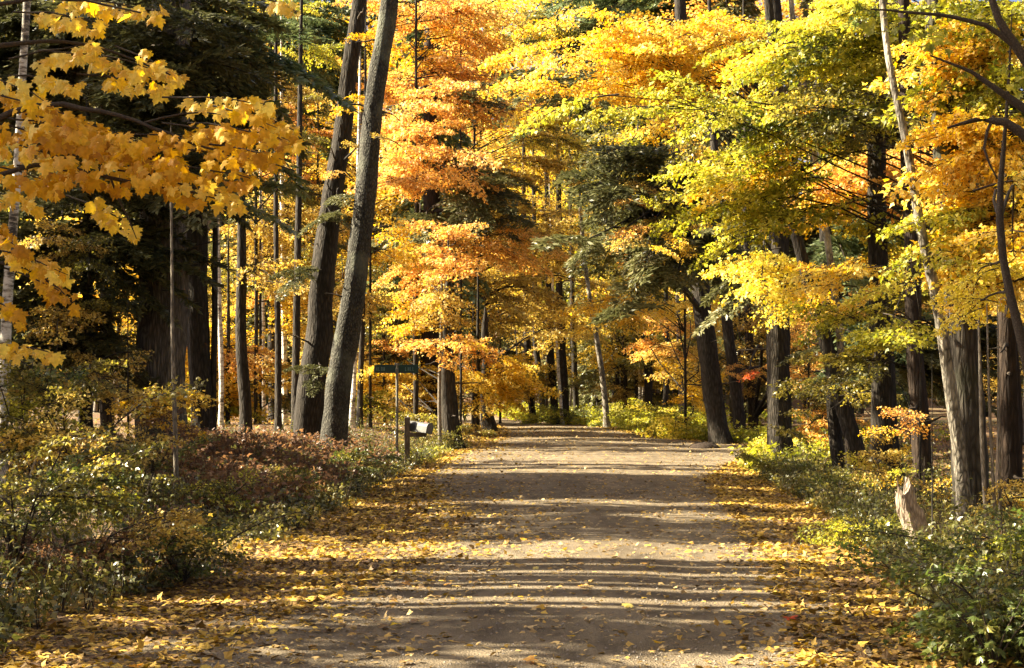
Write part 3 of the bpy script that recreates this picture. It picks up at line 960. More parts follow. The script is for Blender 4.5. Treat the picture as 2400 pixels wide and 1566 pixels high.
# behind sign and mailbox
tree('hemlock_tree', 'dark hemlock trunk rising directly behind the street sign', 'hemlock', 57,
     [(1012, 1010, 46), (1010, 800, 44), (1010, 470, 38), (1008, 200, 30)], 17, 'brown', kind='hem', scale=1.35,
     patches=[(950, 520, 80, 40, 9, 'hemlock'), (1110, 420, 60, 22, 5, 'hemlock'), (930, 690, 60, 40, 5, 'hemlock'), (960, 840, 60, 20, 3, 'hemlock'), (1090, 520, 60, 22, 4, 'hemlock', -5), (1100, 440, 80, 25, 6, 'hemlock', -5), (960, 530, 60, 30, 5, 'hemlock', -5)])
tree('maple_tree', 'brown trunk right of the mailbox with leaves at its foot', 'tree', 47,
     [(1062, 1035, 44), (1050, 920, 38), (1046, 780, 26), (1050, 640, 12)], 6.2, 'dark',
     patches=[(1050, 800, 50, 30, 4, 'peach', -1), (1035, 710, 50, 50, 7, 'beech', -1), (1050, 620, 50, 40, 5, 'peach', -1), (1045, 540, 40, 30, 3, 'peach', -1)])
tree('sapling', 'slim pale stem between the two brown trunks behind the mailbox', 'sapling', 46,
     [(1032, 1030, 11), (1030, 900, 9), (1034, 760, 7)], 6, 'pale', sides=6, flare=0.1)
tree('maple_tree', 'dark trunk at the inside of the road bend under glowing leaves', 'tree', 62,
     [(1146, 1005, 32), (1140, 930, 26), (1138, 830, 14)], 4.5, 'dark')

# middle distance beyond the road
for k, (bx, tx, w, d_, lab) in enumerate([
        (1250, 1236, 18, 88, 'dark trunk leftmost in the shaded row beyond the bend'),
        (1274, 1258, 16, 92, 'second dark trunk in the shaded row beyond the bend'),
        (1303, 1290, 20, 86, 'dark trunk with pale sapling beside it beyond the bend'),
        (1330, 1316, 22, 84, 'thickest dark trunk in the shaded row beyond the bend'),
        (1352, 1345, 15, 90, 'last dark trunk of the row before the pale leaning birch')]):
    tree('maple_tree', lab, 'tree', d_, [(bx, 980, w), (tx, 820, w * .9), (tx - 6, 600, w * .7)], 17, 'dark', sides=9, group='dark trunks beyond the bend')
tree('birch_tree', 'pale slender birch leaning left beside the road bend', 'birch', 70,
     [(1424, 998, 15), (1410, 870, 13), (1392, 760, 11), (1368, 600, 9)], 11, 'mottled', sides=8)
tree('birch_tree', 'tiny white birch among the dark row beyond the bend', 'birch', 82,
     [(1318, 985, 8), (1306, 820, 7), (1296, 700, 6)], 12, 'birch', sides=7)
for k, (bx, tx, w, d_, b_) in enumerate([(1470, 1462, 10, 84, 'dark'), (1502, 1500, 9, 95, 'pale'), (1530, 1524, 12, 88, 'dark'), (1565, 1560, 10, 92, 'dark'), (1600, 1590, 12, 75, 'pale'), (1440, 1436, 9, 100, 'dark')]):
    tree('maple_tree', ['thin dark trunk just right of the leaning birch', 'thin pale trunk midway between leaning birch and twin leaning trunks', 'dark slim trunk in golden thicket beyond the road', 'slender dark trunk behind the yellow verge weeds', 'pale trunk beside the foot of the thick leaning dark trunk', 'very thin dark trunk deep behind the leaning birch'][k],
         'tree', d_, [(bx, 985, w), (tx, 820, w * .9), (tx - 3, 600, w * .7)], 16, b_, sides=8)

# right of the road
tree('hemlock_tree', 'thick dark leaning hemlock trunk with drooping dark boughs above the road', 'hemlock', 50,
     [(1692, 1028, 46), (1665, 900, 44), (1642, 700, 42), (1622, 480, 36), (1600, 200, 28)], 17, 'dark', kind='hem', scale=1.5,
     patches=[(1480, 340, 80, 20, 5, 'hemlock', -4), (1440, 430, 60, 18, 5, 'hemlock', -5), (1540, 420, 80, 30, 5, 'hemlock', -2), (1470, 545, 70, 18, 6, 'hemlock', -5), (1520, 480, 70, 30, 5, 'beech', -6, 'leaf', .6), (1600, 560, 60, 30, 4, 'gold', -7, 'leaf', .5), (1450, 490, 50, 25, 3, 'peach', -7, 'leaf', .5),
              (1560, 520, 90, 40, 6, 'hemlock', -2), (1640, 350, 60, 40, 4, 'gold', -6, 'leaf', .6), (1560, 470, 50, 30, 3, 'lime', -6, 'leaf', .6), (1500, 300, 60, 20, 3, 'lime', -6, 'leaf', .6), (1640, 590, 70, 18, 6, 'hemlock', -4), (1560, 640, 70, 16, 5, 'hemlock', -6), (1330, 210, 60, 12, 4, 'hemlock', -6), (1440, 615, 60, 12, 3, 'hemlock', -6)])
tree('maple_tree', 'slimmer dark trunk leaning beside the thick hemlock trunk', 'tree', 52,
     [(1738, 1015, 30), (1716, 860, 27), (1696, 700, 24), (1680, 500, 20)], 15, 'dark', sides=10)
tree('maple_tree', 'dark trunk behind the red leaves near the slimmer leaning trunk', 'tree', 57,
     [(1768, 1010, 24), (1758, 850, 22), (1752, 650, 20)], 15, 'dark', sides=10,
     patches=[(1775, 815, 25, 15, 1, 'red', -8, 'leaf', 0.5), (1790, 870, 40, 30, 3, 'peach', -6, 'leaf', 0.6)])
tree('maple_tree', 'upright dark trunk with sunlit pale left edge beside the road', 'tree', 38.5,
     [(1840, 1105, 58), (1832, 950, 54), (1826, 700, 50), (1822, 560, 46)], 15, 'dark', flare=0.25,
     patches=[(1795, 640, 60, 45, 7, 'lemon', -2), (1830, 700, 40, 30, 3, 'lemon', -2)])
tree('hemlock_tree', 'dark hemlock trunk with grey-green boughs right of the upright trunk', 'hemlock', 33,
     [(1962, 1075, 34), (1955, 980, 30), (1940, 700, 28), (1925, 400, 24)], 14, 'dark', kind='hem', scale=1.0,
     patches=[(2000, 540, 70, 40, 7, 'pine'), (1985, 800, 60, 40, 5, 'hemlock'), (2030, 760, 70, 40, 6, 'pine'), (1975, 890, 30, 40, 3, 'pine')])
tree('maple_tree', 'dark trunk leaning steeply beside the grey-green hemlock', 'tree', 32,
     [(2032, 1100, 40), (1995, 1000, 37), (1960, 900, 34), (1905, 700, 30), (1850, 480, 24)], 12, 'dark')
tree('maple_tree', 'dark forked-foot trunk left of the white-streaked birch', 'tree', 28,
     [(2092, 1135, 70), (2075, 1020, 60), (2066, 880, 52), (2060, 600, 44)], 14, 'dark', flare=0.6)
tree('maple_tree', 'dim brown trunk close behind the white-streaked birch', 'tree', 26,
     [(2160, 1130, 46), (2150, 1000, 42), (2140, 800, 38)], 14, 'brown')
tree('maple_tree', 'thickest dark trunk on the right bank with birch in front', 'tree', 20.5,
     [(2288, 1212, 86), (2268, 1000, 78), (2248, 730, 70), (2222, 450, 60), (2198, 200, 54), (2190, 0, 50)], 15, 'grey', flare=0.3)
tree('birch_tree', 'white-streaked birch trunk leaning left in front of the thickest trunk', 'birch', 20,
     [(2256, 1212, 34), (2246, 1060, 32), (2226, 900, 30), (2200, 740, 28), (2172, 590, 24), (2142, 420, 21), (2100, 220, 18), (2070, 60, 15)], 9, 'mottled', sides=12, kink=0.12)
tree('birch_tree', 'thin white birch leaning among the upper green and orange leaves', 'birch', 32,
     [(1995, 1090, 20), (1970, 800, 18), (1940, 560, 16), (1912, 380, 15), (1888, 220, 14), (1862, 90, 12)], 12, 'mottled', sides=9)
for k, (bx, tx, w, lab) in enumerate([(2318, 2300, 11, 'pale thin sapling touching the right side of the thickest trunk'), (2332, 2318, 9, 'pale thin sapling, middle one of three beside the thickest trunk'), (2346, 2342, 8, 'pale thin sapling nearest the brown trunk')]):
    tree('sapling', lab, 'sapling', 19, [(bx, 1205, w), (tx, 1000, w * .9), (tx - 4, 800, w * .5)], 2.7, 'pale', sides=6, flare=0.1, kink=0.12, group='pale saplings beside the thickest trunk')
tree('maple_tree', 'straight brown trunk by the right picture edge behind thin pale saplings', 'tree', 22,
     [(2368, 1200, 62), (2362, 1000, 56), (2358, 780, 40), (2356, 620, 22)], 4.6, 'brown')
# bare forked tree, silhouetted
tree('maple_tree', 'crooked black stem forking among gold leaves at the right edge', 'tree', 15,
     [(2440, 1160, 30), (2420, 860, 26), (2372, 720, 22), (2342, 640, 20), (2336, 520, 19), (2340, 420, 15), (2358, 350, 11), (2362, 240, 8), (2370, 120, 6)], 5.0, 'twig', sides=8, kink=0.1,
     patches=[(2290, 690, 45, 70, 4, 'lemon', 0.5, 'leaf', .5), (2360, 560, 50, 60, 3, 'gold', 2, 'leaf', .8)])

# ------------------------------------------------------------------ foliage: the leafy young trees
def fol(name, label, d, base_px, top_py, w, pal_patches, bark='dark', scale=1.0, H=None, kind='leaf', spray=None, lean=0):
    b = at(base_px, 1000, d)
    g_ = float(gz(b[0], b[1]))
    base_py = 948 + (CAMZ - g_) * F / d
    H = H or ((CAMZ + (948 - top_py) * d / F) - g_) + 0.5
    return tree(name, label, 'tree', d, [(base_px, base_py, w), (base_px + lean * .5, (base_py + top_py) / 2, w * .7), (base_px + lean, top_py, w * .3)], H, bark, pal_patches, kind, spray, scale, sides=9, flare=0.2)


fol('maple_tree', 'peach-orange maple glowing above the road beside the big pair', 53.5, 975, -150, 14,
    [(1000, 40, 120, 90, 15, 'peach'), (985, 170, 90, 80, 12, 'peach'), (1060, 250, 120, 80, 14, 'peach'), (1120, 60, 60, 60, 6, 'beech', 2), (1110, 230, 50, 40, 4, 'hemlock', -1, 'hem', .8), (980, 330, 60, 30, 4, 'hemlock', 0, 'hem', .8), (1020, 120, 50, 60, 5, 'gold', 1), (1080, 120, 100, 70, 14, 'peach', 3), (950, 300, 60, 60, 9, 'peach', -2), (940, 410, 50, 60, 8, 'peach'), (1050, 370, 100, 40, 12, 'peach', -3)], scale=1.15)  # hemlock boughs in this maple are added dark patches for shaded gaps
fol('maple_tree', 'orange-tinged maple leaves stretching flat over the road bend', 53, 1062, 480, 9,
    [(1150, 575, 180, 30, 16, 'peach'), (1010, 640, 90, 55, 12, 'peach'), (960, 730, 60, 50, 7, 'gold'), (930, 900, 60, 60, 8, 'gold', 4), (900, 960, 50, 40, 5, 'beech', 4)], scale=1.0)
fol('beech_tree', 'golden brown tree filling the middle above the road bend', 68, 1112, 200, 14,
    [(1190, 480, 130, 120, 26, 'beech'), (1300, 560, 120, 110, 24, 'beech', 4), (1160, 690, 140, 80, 20, 'beech'), (1330, 720, 120, 100, 18, 'beech', 6), (1240, 340, 100, 60, 14, 'beech'), (1120, 420, 60, 40, 7, 'beech')], scale=1.25)
fol('maple_tree', 'bright orange-yellow low foliage at the inside of the bend', 60, 1120, 640, 12,
    [(1150, 850, 100, 55, 16, 'gold'), (1180, 930, 60, 40, 9, 'gold'), (1110, 820, 60, 30, 6, 'peach'), (1080, 930, 50, 50, 7, 'beech')], scale=1.0)
fol('maple_tree', 'bright golden maple spray reaching left over the road top', 40, 1818, -200, 12,
    [(1350, 135, 90, 40, 10, 'gold', -3), (1480, 110, 120, 55, 16, 'gold', -3), (1620, 80, 120, 60, 16, 'gold', -2), (1450, 200, 130, 40, 13, 'gold', -3), (1300, 205, 70, 25, 6, 'gold', -4), (1580, 190, 110, 50, 12, 'gold', -2), (1740, 60, 80, 60, 9, 'gold'), (1680, 150, 100, 50, 9, 'gold')], scale=0.95)
fol('maple_tree', 'lemon yellow patch of leaves above the centre of the road', 55, 1080, -50, 7,
    [(1290, 290, 60, 55, 9, 'lemon'), (1240, 240, 50, 30, 4, 'peach'), (1350, 330, 70, 50, 6, 'olive'), (1310, 80, 90, 50, 9, 'olive', 6), (1230, 60, 80, 40, 7, 'gold', 4)], scale=0.9)
fol('maple_tree', 'yellow-green maple with wide leafy layers right of the golden spray', 27, 2268, -250, 16,
    [(1540, 285, 130, 30, 6, 'lime', -1), (1720, 230, 120, 60, 8, 'lime'), (1880, 80, 130, 80, 10, 'lime'), (1840, 60, 60, 50, 3, 'lemon', -1), (2020, 150, 130, 90, 12, 'lime'), (1980, 120, 90, 60, 4, 'green'), (2080, 40, 130, 50, 8, 'lime'), (1750, 400, 110, 70, 8, 'lime', 1), (1700, 380, 90, 50, 4, 'gold', 1), (1660, 470, 80, 50, 5, 'lime', 1), (1830, 300, 90, 50, 5, 'green'), (2000, 280, 110, 45, 6, 'olive', -1), (1850, 480, 80, 60, 5, 'lime', 1)], scale=0.9)
fol('maple_tree', 'orange and gold foliage layer crossing the leaning white birch', 29, 2072, 150, 9,
    [(2110, 380, 130, 30, 10, 'peach'), (2000, 430, 90, 35, 6, 'peach'), (1930, 470, 50, 30, 4, 'gold'), (1890, 230, 70, 40, 6, 'gold', 2), (2100, 620, 60, 25, 3, 'lemon', 1)], scale=0.85)
fol('maple_tree', 'golden maple behind the crooked black stem', 20, 2440, -100, 16,
    [(2330, 340, 80, 70, 13, 'gold'), (2370, 480, 60, 80, 10, 'gold'), (2280, 110, 60, 80, 10, 'gold'), (2370, 60, 60, 80, 8, 'lime'), (2360, 620, 60, 50, 6, 'gold'), (2290, 510, 50, 40, 4, 'lime'), (2340, 200, 60, 40, 5, 'lime')], scale=0.85)
fol('maple_tree', 'orange lit foliage under the drooping hemlock boughs', 54, 1606, 420, 8,
    [(1480, 705, 110, 30, 11, 'gold', -2), (1620, 720, 70, 30, 7, 'gold'), (1540, 800, 70, 50, 9, 'peach', 6), (1600, 850, 60, 50, 7, 'beech', 6), (1500, 610, 50, 25, 4, 'peach', -3), (1620, 920, 40, 60, 6, 'gold', 1), (1590, 1000, 40, 30, 4, 'lemon', 0)], scale=1.0)
fol('maple_tree', 'yellow-green young maple low among the right bank trunks', 26.8, 2152, 600, 8,
    [(2110, 785, 60, 25, 4, 'lime'), (2010, 850, 60, 30, 4, 'olive'), (2200, 640, 60, 60, 4, 'lime'), (1930, 655, 60, 12, 3, 'gold', 3), (2150, 700, 60, 40, 4, 'olive'), (1900, 960, 50, 40, 5, 'olive', 6)], scale=0.7)
fol('maple_tree', 'small orange spray lit in front of the dark right bank trunks', 17.5, 2185, 930, 5,
    [(2130, 985, 35, 15, 2, 'peach', 0, 'leaf', .4), (2115, 1005, 25, 15, 1, 'gold', 0, 'leaf', .4)], scale=1.0, spray=SPRAY_N)
fol('maple_tree', 'glowing yellow-orange leaves seen between the left trunks', 49, 535, 560, 12,
    [(480, 820, 50, 60, 14, 'gold'), (520, 900, 50, 60, 14, 'gold'), (470, 900, 40, 50, 9, 'lemon'), (560, 830, 40, 40, 6, 'peach'), (500, 980, 60, 30, 7, 'lime')], scale=1.0)
fol('maple_tree', 'reddish peach leaves between the medium trunk and big pair', 56, 745, 150, 9,
    [(700, 400, 60, 50, 8, 'peach'), (740, 330, 40, 40, 4, 'peach'), (600, 690, 30, 60, 4, 'peach'), (640, 480, 40, 40, 4, 'beech'), (740, 620, 60, 60, 6, 'olive', 4), (690, 780, 50, 50, 5, 'beech', 4)], scale=0.9)
fol('hemlock_tree', 'tall dark hemlock with long drooping boughs left of the big pair', 58, 640, -300, 26,
    [(520, 130, 90, 80, 7, 'pine'), (620, 60, 100, 70, 8, 'pine'), (680, 180, 110, 80, 10, 'pine'), (560, 280, 100, 70, 7, 'hemlock'), (720, 300, 80, 60, 7, 'pine'), (760, 60, 60, 70, 9, 'pine'), (700, 100, 60, 50, 8, 'pine', -3), (600, 180, 70, 50, 4, 'beech', -3, 'leaf', .6), (700, 240, 60, 50, 3, 'peach', -3, 'leaf', .5), (520, 60, 60, 40, 3, 'lime', -3, 'leaf', .6), (620, 420, 90, 40, 8, 'hemlock'), (740, 480, 70, 60, 8, 'hemlock'), (620, 560, 80, 60, 9, 'hemlock'), (760, 180, 60, 60, 7, 'pine')],
    kind='hem', scale=1.5, bark='dark')
fol('beech_tree', 'olive and tan speckled young beech left of the big pair tops', 49, 600, -100, 10,
    [(560, 120, 90, 60, 6, 'olive'), (650, 210, 80, 60, 6, 'beech'), (700, 330, 70, 50, 6, 'olive'), (600, 370, 80, 50, 6, 'beech'), (760, 420, 50, 60, 4, 'beech'), (740, 130, 60, 60, 5, 'lime'), (490, 300, 60, 60, 4, 'olive'), (640, 30, 90, 40, 5, 'lime'), (780, 260, 40, 60, 3, 'olive'), (560, 470, 80, 50, 5, 'beech'), (690, 480, 60, 50, 5, 'olive')], scale=0.75)
fol('hemlock_tree', 'shaded dark hemlock filling the space right of the white birch', 30, 205, 250, 34,
    [(120, 560, 90, 70, 14, 'hemlock'), (230, 560, 100, 80, 16, 'hemlock'), (180, 700, 90, 60, 10, 'hemlock'), (200, 800, 70, 50, 6, 'hemlock'), (110, 820, 80, 50, 7, 'hemlock'), (240, 440, 120, 60, 6, 'hemlock'), (260, 640, 30, 30, 2, 'gold', 1, 'leaf', .5), (170, 750, 60, 30, 3, 'olive', -1, 'leaf', .5), (130, 540, 60, 40, 3, 'beech', -2, 'leaf', .6), (230, 600, 50, 40, 3, 'olive', -2, 'leaf', .6), (110, 740, 50, 40, 3, 'beech', -2, 'leaf', .6), (250, 850, 50, 30, 3, 'beech', -2, 'leaf', .5)],  # beech and olive sprigs added, their paler colour standing in for sunlit specks
    kind='hem', scale=1.1, bark='dark')
fol('hemlock_tree', 'dark hemlock high behind the sunlit yellow maple spray', 33.5, 250, -300, 34,
    [(120, 60, 130, 80, 14, 'hemlock'), (280, 80, 120, 80, 14, 'hemlock'), (400, 180, 90, 80, 11, 'hemlock'), (30, 170, 80, 80, 8, 'hemlock'), (400, 30, 80, 60, 8, 'hemlock'), (180, 250, 140, 50, 9, 'hemlock')],
    kind='hem', scale=1.5, bark='dark')
fol('hemlock_tree', 'grey-green hemlock behind the yellow-green maple on the right', 40, 1975, 100, 34,
    [(1990, 330, 90, 60, 9, 'hemlock'), (2060, 480, 90, 60, 9, 'pine'), (2110, 560, 80, 50, 7, 'hemlock'), (1900, 560, 70, 60, 8, 'hemlock'), (2200, 480, 90, 60, 8, 'hemlock'), (1820, 620, 60, 50, 5, 'hemlock'), (2300, 820, 80, 80, 8, 'hemlock'), (2180, 860, 90, 60, 8, 'hemlock'), (2080, 860, 70, 60, 7, 'hemlock')],
    kind='hem', scale=1.25, bark='dark')
fol('pine_tree', 'sparse grey-branched pine between golden maple and top edge', 62, 1752, -200, 18,
    [(1450, 30, 120, 50, 10, 'pine'), (1580, 10, 100, 40, 7, 'pine'), (1350, 40, 80, 40, 6, 'pine'), (1250, 110, 70, 60, 8, 'hemlock'), (1340, 250, 60, 50, 5, 'pine')], kind='hem', scale=1.6)
fol('beech_tree', 'tawny beech saplings glowing low behind the sign post', 56, 900, 700, 9,
    [(890, 900, 60, 40, 8, 'gold'), (940, 970, 60, 40, 8, 'beech'), (880, 820, 50, 40, 5, 'peach'), (960, 900, 50, 40, 6, 'gold'), (1000, 1000, 50, 25, 4, 'olive', -3)], scale=0.9)
fol('beech_tree', 'orange-pink thicket lit between upright trunk and leaning trunk', 42, 1895, 760, 8,
    [(1895, 1010, 40, 40, 7, 'peach'), (1900, 1060, 40, 25, 5, 'gold'), (1890, 880, 30, 40, 4, 'peach'), (1915, 950, 30, 30, 3, 'olive')], scale=0.8)


fol('beech_tree', 'low tawny beech branches crossing the foot of the broad trunk', 25, 300, 780, 7,
    [(300, 930, 90, 20, 4, 'beech'), (180, 900, 90, 30, 4, 'olive'), (330, 955, 60, 15, 3, 'gold'), (100, 930, 80, 40, 5, 'lime')], scale=0.7)
fol('beech_tree', 'speckled golden brown foliage behind the medium dark trunk', 50, 610, 420, 9,
    [(620, 600, 70, 80, 8, 'beech'), (680, 720, 60, 80, 8, 'gold'), (560, 650, 60, 60, 6, 'olive'), (640, 860, 60, 60, 8, 'beech'), (700, 930, 60, 50, 6, 'olive'), (600, 520, 60, 50, 5, 'beech'), (480, 650, 50, 60, 5, 'olive'), (740, 520, 50, 50, 4, 'beech')], scale=1.0)
fol('maple_tree', 'golden fine-leaved maple between the big pair and the street sign', 49, 868, 300, 8,
    [(870, 700, 50, 80, 7, 'beech'), (900, 560, 60, 50, 6, 'gold'), (880, 840, 40, 60, 6, 'gold'), (930, 440, 50, 50, 5, 'peach'), (860, 940, 40, 40, 5, 'lime')], scale=0.9)
fol('beech_tree', 'golden sapling arching over the narrow end of the track', 86, 1172, 760, 7,
    [(1200, 900, 50, 40, 8, 'beech'), (1240, 860, 60, 40, 8, 'gold'), (1180, 940, 30, 30, 5, 'gold'), (1290, 880, 50, 30, 6, 'olive')], scale=1.1)
fol('beech_tree', 'tawny thicket closing the view right of the leaning birch', 84, 1490, 780, 8,
    [(1480, 890, 60, 50, 9, 'beech'), (1540, 900, 60, 50, 9, 'olive'), (1450, 830, 50, 40, 6, 'gold'), (1560, 830, 50, 40, 6, 'beech'), (1510, 960, 60, 25, 6, 'olive'), (1370, 880, 30, 50, 4, 'olive')], scale=1.1)
fol('maple_tree', 'light yellow maple layers hanging among the right bank trunks', 24, 2158, 300, 7,
    [(1930, 655, 60, 10, 3, 'gold'), (2040, 680, 60, 20, 3, 'gold'), (1970, 740, 50, 25, 3, 'lime'), (2110, 760, 30, 30, 2, 'lime', -5)], scale=0.65)
fol('maple_tree', 'bright yellow layers low over the upper right leaves', 30, 2290, 0, 7,
    [(1950, 350, 80, 25, 4, 'lemon'), (2080, 250, 70, 35, 4, 'lime'), (2230, 250, 60, 50, 4, 'gold'), (1700, 330, 80, 25, 3, 'olive'), (2250, 430, 50, 40, 4, 'olive'), (2130, 130, 70, 30, 4, 'green'), (1980, 20, 90, 30, 4, 'lime')], scale=0.85)


# ------------------------------------------------------------------ the wood behind: individual trees in depth
def backtree(name, label, group, x, y, kind, pal, bark='dark', sc=1.0, H=None, rs=RS):
    z = float(gz(x, y))
    root = thing(name, label, 'tree', (x, y, z), group)
    if kind == 'cone':
        H = H or rs.uniform(15, 22)
        mb = MB(); q = np.linspace(-0.2, H, 6)
        tube(mb, np.stack([0 * q + rs.normal() * .05 * q / 6, 0 * q, q], -1), np.linspace(0.2, 0.03, 6) * sc, 7)
        new_obj('trunk', mb.mesh('trunk', [BM[bark]]), root)
        o = new_obj('crown', CONE[rs.randint(3)], root, (0, 0, rs.uniform(0.6, 2.0)))
        s = H / 15.5
        o.scale = (sc * 1.0, sc * 1.0, s); o.rotation_euler = (0, 0, rs.uniform(0, 6.28))
        recolour(o, pal)
    else:
        H = H or rs.uniform(10, 17)
        mb = MB(); q = np.linspace(-0.2, H, 7)
        lx, ly = rs.normal(size=2) * 0.05
        P = np.stack([lx * q + 0.1 * np.sin(q * .5 + lx * 9), ly * q, q], -1)
        tube(mb, P, np.linspace(0.17, 0.05, 7) * sc, 7)
        new_obj('trunk', mb.mesh('trunk', [BM[bark]]), root)
        zs = [H]
        if kind == 'two': zs = [H, H * 0.52]
        for zz in zs:
            o = new_obj('crown', CROWN[rs.randint(len(CROWN))], root, (lx * zz, ly * zz, zz))
            s = sc * rs.uniform(0.85, 1.1)
            o.scale = (s, s, s * rs.uniform(0.75, 1.0)); o.rotation_euler = (0, 0, rs.uniform(0, 6.28))
            recolour(o, pal)
    return root


rs = np.random.RandomState(21)
NAMES = {'cone': 'hemlock_tree', 'one': 'maple_tree', 'two': 'beech_tree'}
DESC = {'hemlock': 'dark green hemlock', 'pine': 'grey-green conifer', 'gold': 'golden maple', 'beech': 'tawny brown beech', 'peach': 'orange maple', 'lime': 'yellow-green maple', 'olive': 'olive green maple', 'lemon': 'pale yellow maple'}


USED = {}
MARKS = [(-50, 'off past the white edge birch'), (120, 'behind the white edge birch'), (300, 'right of the edge birch'), (450, 'behind the broad grey-brown trunk'), (540, 'behind the slim stems'), (640, 'behind the medium dark trunk'),
         (720, 'left of the big pair'), (860, 'behind the big pair'), (960, 'over the sign'), (1090, 'behind the mailbox trunks'), (1200, 'over the bend'), (1300, 'over the shaded trunk row'), (1390, 'left of the leaning birch'),
         (1480, 'right of the leaning birch'), (1600, 'left of the leaning hemlock'), (1700, 'behind the leaning hemlock'), (1800, 'left of the upright trunk'), (1900, 'behind the upright trunk'), (2020, 'behind the steeply leaning trunk'),
         (2130, 'behind the forked-foot trunk'), (2240, 'behind the streaked birch'), (2330, 'behind the thickest trunk'), (2450, 'behind the crooked stem'), (9999, 'off past the crooked stem')]


def wood(y0, y1, n, px0, px1, mix, where, sc=(0.8, 1.1), hgt=None, lowfrac=0.0):
    placed = 0; tries = 0
    while placed < n and tries < n * 30:
        tries += 1
        y = rs.uniform(y0, y1); px = rs.uniform(px0, px1)
        x = (px - 1200) * y / F
        if ledge(y) - 1.8 < x < redge(y) + 1.8:
            continue
        kind, pal = mix[rs.randint(len(mix))]
        H = None
        if hgt: H = rs.uniform(*hgt)
        if lowfrac and rs.rand() < lowfrac:
            H = rs.uniform(4.0, 7); 
        nm = NAMES[kind]
        size = 'young ' if (H or 12) < 8 else 'tall '
        lm = next(t for lim, t in MARKS if px < lim)
        lab = size + DESC[pal] + ' ' + where + ', ' + lm
        USED[lab] = USED.get(lab, 0) + 1
        if USED[lab] > 1:
            lab = ['', 'another ', 'third ', 'fourth ', 'fifth ', 'sixth ', 'seventh ', 'eighth '][min(USED[lab], 8) - 1] + lab
        backtree(nm, lab, size + DESC[pal] + 's ' + where, x, y, kind, pal, 'dark' if rs.rand() < .8 else 'pale', rs.uniform(*sc) * (0.55 if (H or 12) < 8 else 1), H, rs)
        placed += 1


# left wood
wood(66, 104, 24, 0, 760, [('cone', 'hemlock'), ('cone', 'pine'), ('one', 'gold'), ('two', 'beech'), ('cone', 'hemlock'), ('two', 'olive'), ('two', 'olive')], 'deep in the left wood')
wood(62, 100, 14, 760, 1130, [('one', 'peach'), ('cone', 'pine'), ('two', 'beech'), ('two', 'gold')], 'deep in the left wood')
wood(98, 150, 26, 1000, 1620, [('two', 'beech'), ('two', 'beech'), ('cone', 'hemlock'), ('one', 'gold'), ('two', 'gold'), ('two', 'lime')], 'beyond the road bend', lowfrac=0.3)
wood(80, 118, 18, 1120, 1640, [('one', 'gold'), ('one', 'beech'), ('one', 'olive'), ('one', 'lime')], 'close round the bend', hgt=(3.0, 7.5), sc=(0.7, 0.9))
wood(72, 98, 8, 1420, 1620, [('two', 'beech'), ('one', 'gold'), ('two', 'olive')], 'past the bend', hgt=(5, 12))
wood(56, 95, 16, 1620, 2550, [('cone', 'hemlock'), ('one', 'gold'), ('one', 'lime'), ('two', 'beech'), ('one', 'peach')], 'deep in the right wood')
wood(102, 140, 16, 930, 1600, [('cone', 'pine'), ('cone', 'hemlock'), ('two', 'gold')], 'high at the back', sc=(1.4, 1.7), hgt=(25, 31))
# low thickets inside the wood on both sides so that trunks stand against lit leaves
wood(46, 80, 14, 60, 960, [('one', 'gold'), ('one', 'beech'), ('one', 'olive')], 'low in the left wood', hgt=(2.6, 4.5))
wood(46, 80, 16, 1720, 2450, [('one', 'gold'), ('one', 'beech'), ('one', 'peach')], 'low in the right wood', hgt=(2.6, 4.5))
# backing rows of conifers, up the rising ground
wood(110, 150, 34, -700, 3100, [('cone', 'pine'), ('cone', 'hemlock'), ('two', 'beech'), ('two', 'gold')], 'on rising ground', sc=(1.4, 1.8), hgt=(22, 28))
for k, (x, y, kd, pal) in enumerate([(-7, -4, 'one', 'gold'), (7, -3, 'one', 'lime'), (9, 6, 'one', 'gold'), (11, 14, 'two', 'lime'), (14, 24, 'one', 'gold'), (-9, -12, 'two', 'peach'), (8, -12, 'one', 'gold'),  # unseen trees added round the viewpoint to cut the sky light
                                     (2, -22, 'two', 'beech'), (-13, -2, 'cone', 'hemlock'), (13, 2, 'cone', 'hemlock'), (17, 34, 'cone', 'hemlock'), (19, 46, 'one', 'gold'), (-4, -30, 'cone', 'hemlock'), (16, 18, 'cone', 'hemlock')]):
    backtree(NAMES[kd], 'tall ' + DESC[pal] + ', ' + ['nearest', 'second', 'third', 'fourth', 'fifth', 'sixth', 'seventh', 'eighth', 'ninth', 'tenth', 'eleventh', 'twelfth', 'thirteenth', 'last'][k] + ' of the unseen trees added round the viewpoint for shade', 'trees around the viewpoint', x, y, kd, pal, 'dark', 1.15, 15, rs)
wood(150, 210, 34, -900, 3300, [('cone', 'hemlock'), ('cone', 'hemlock'), ('two', 'gold'), ('two', 'beech')], 'on the far slope', sc=(1.8, 2.4), hgt=(26, 34))

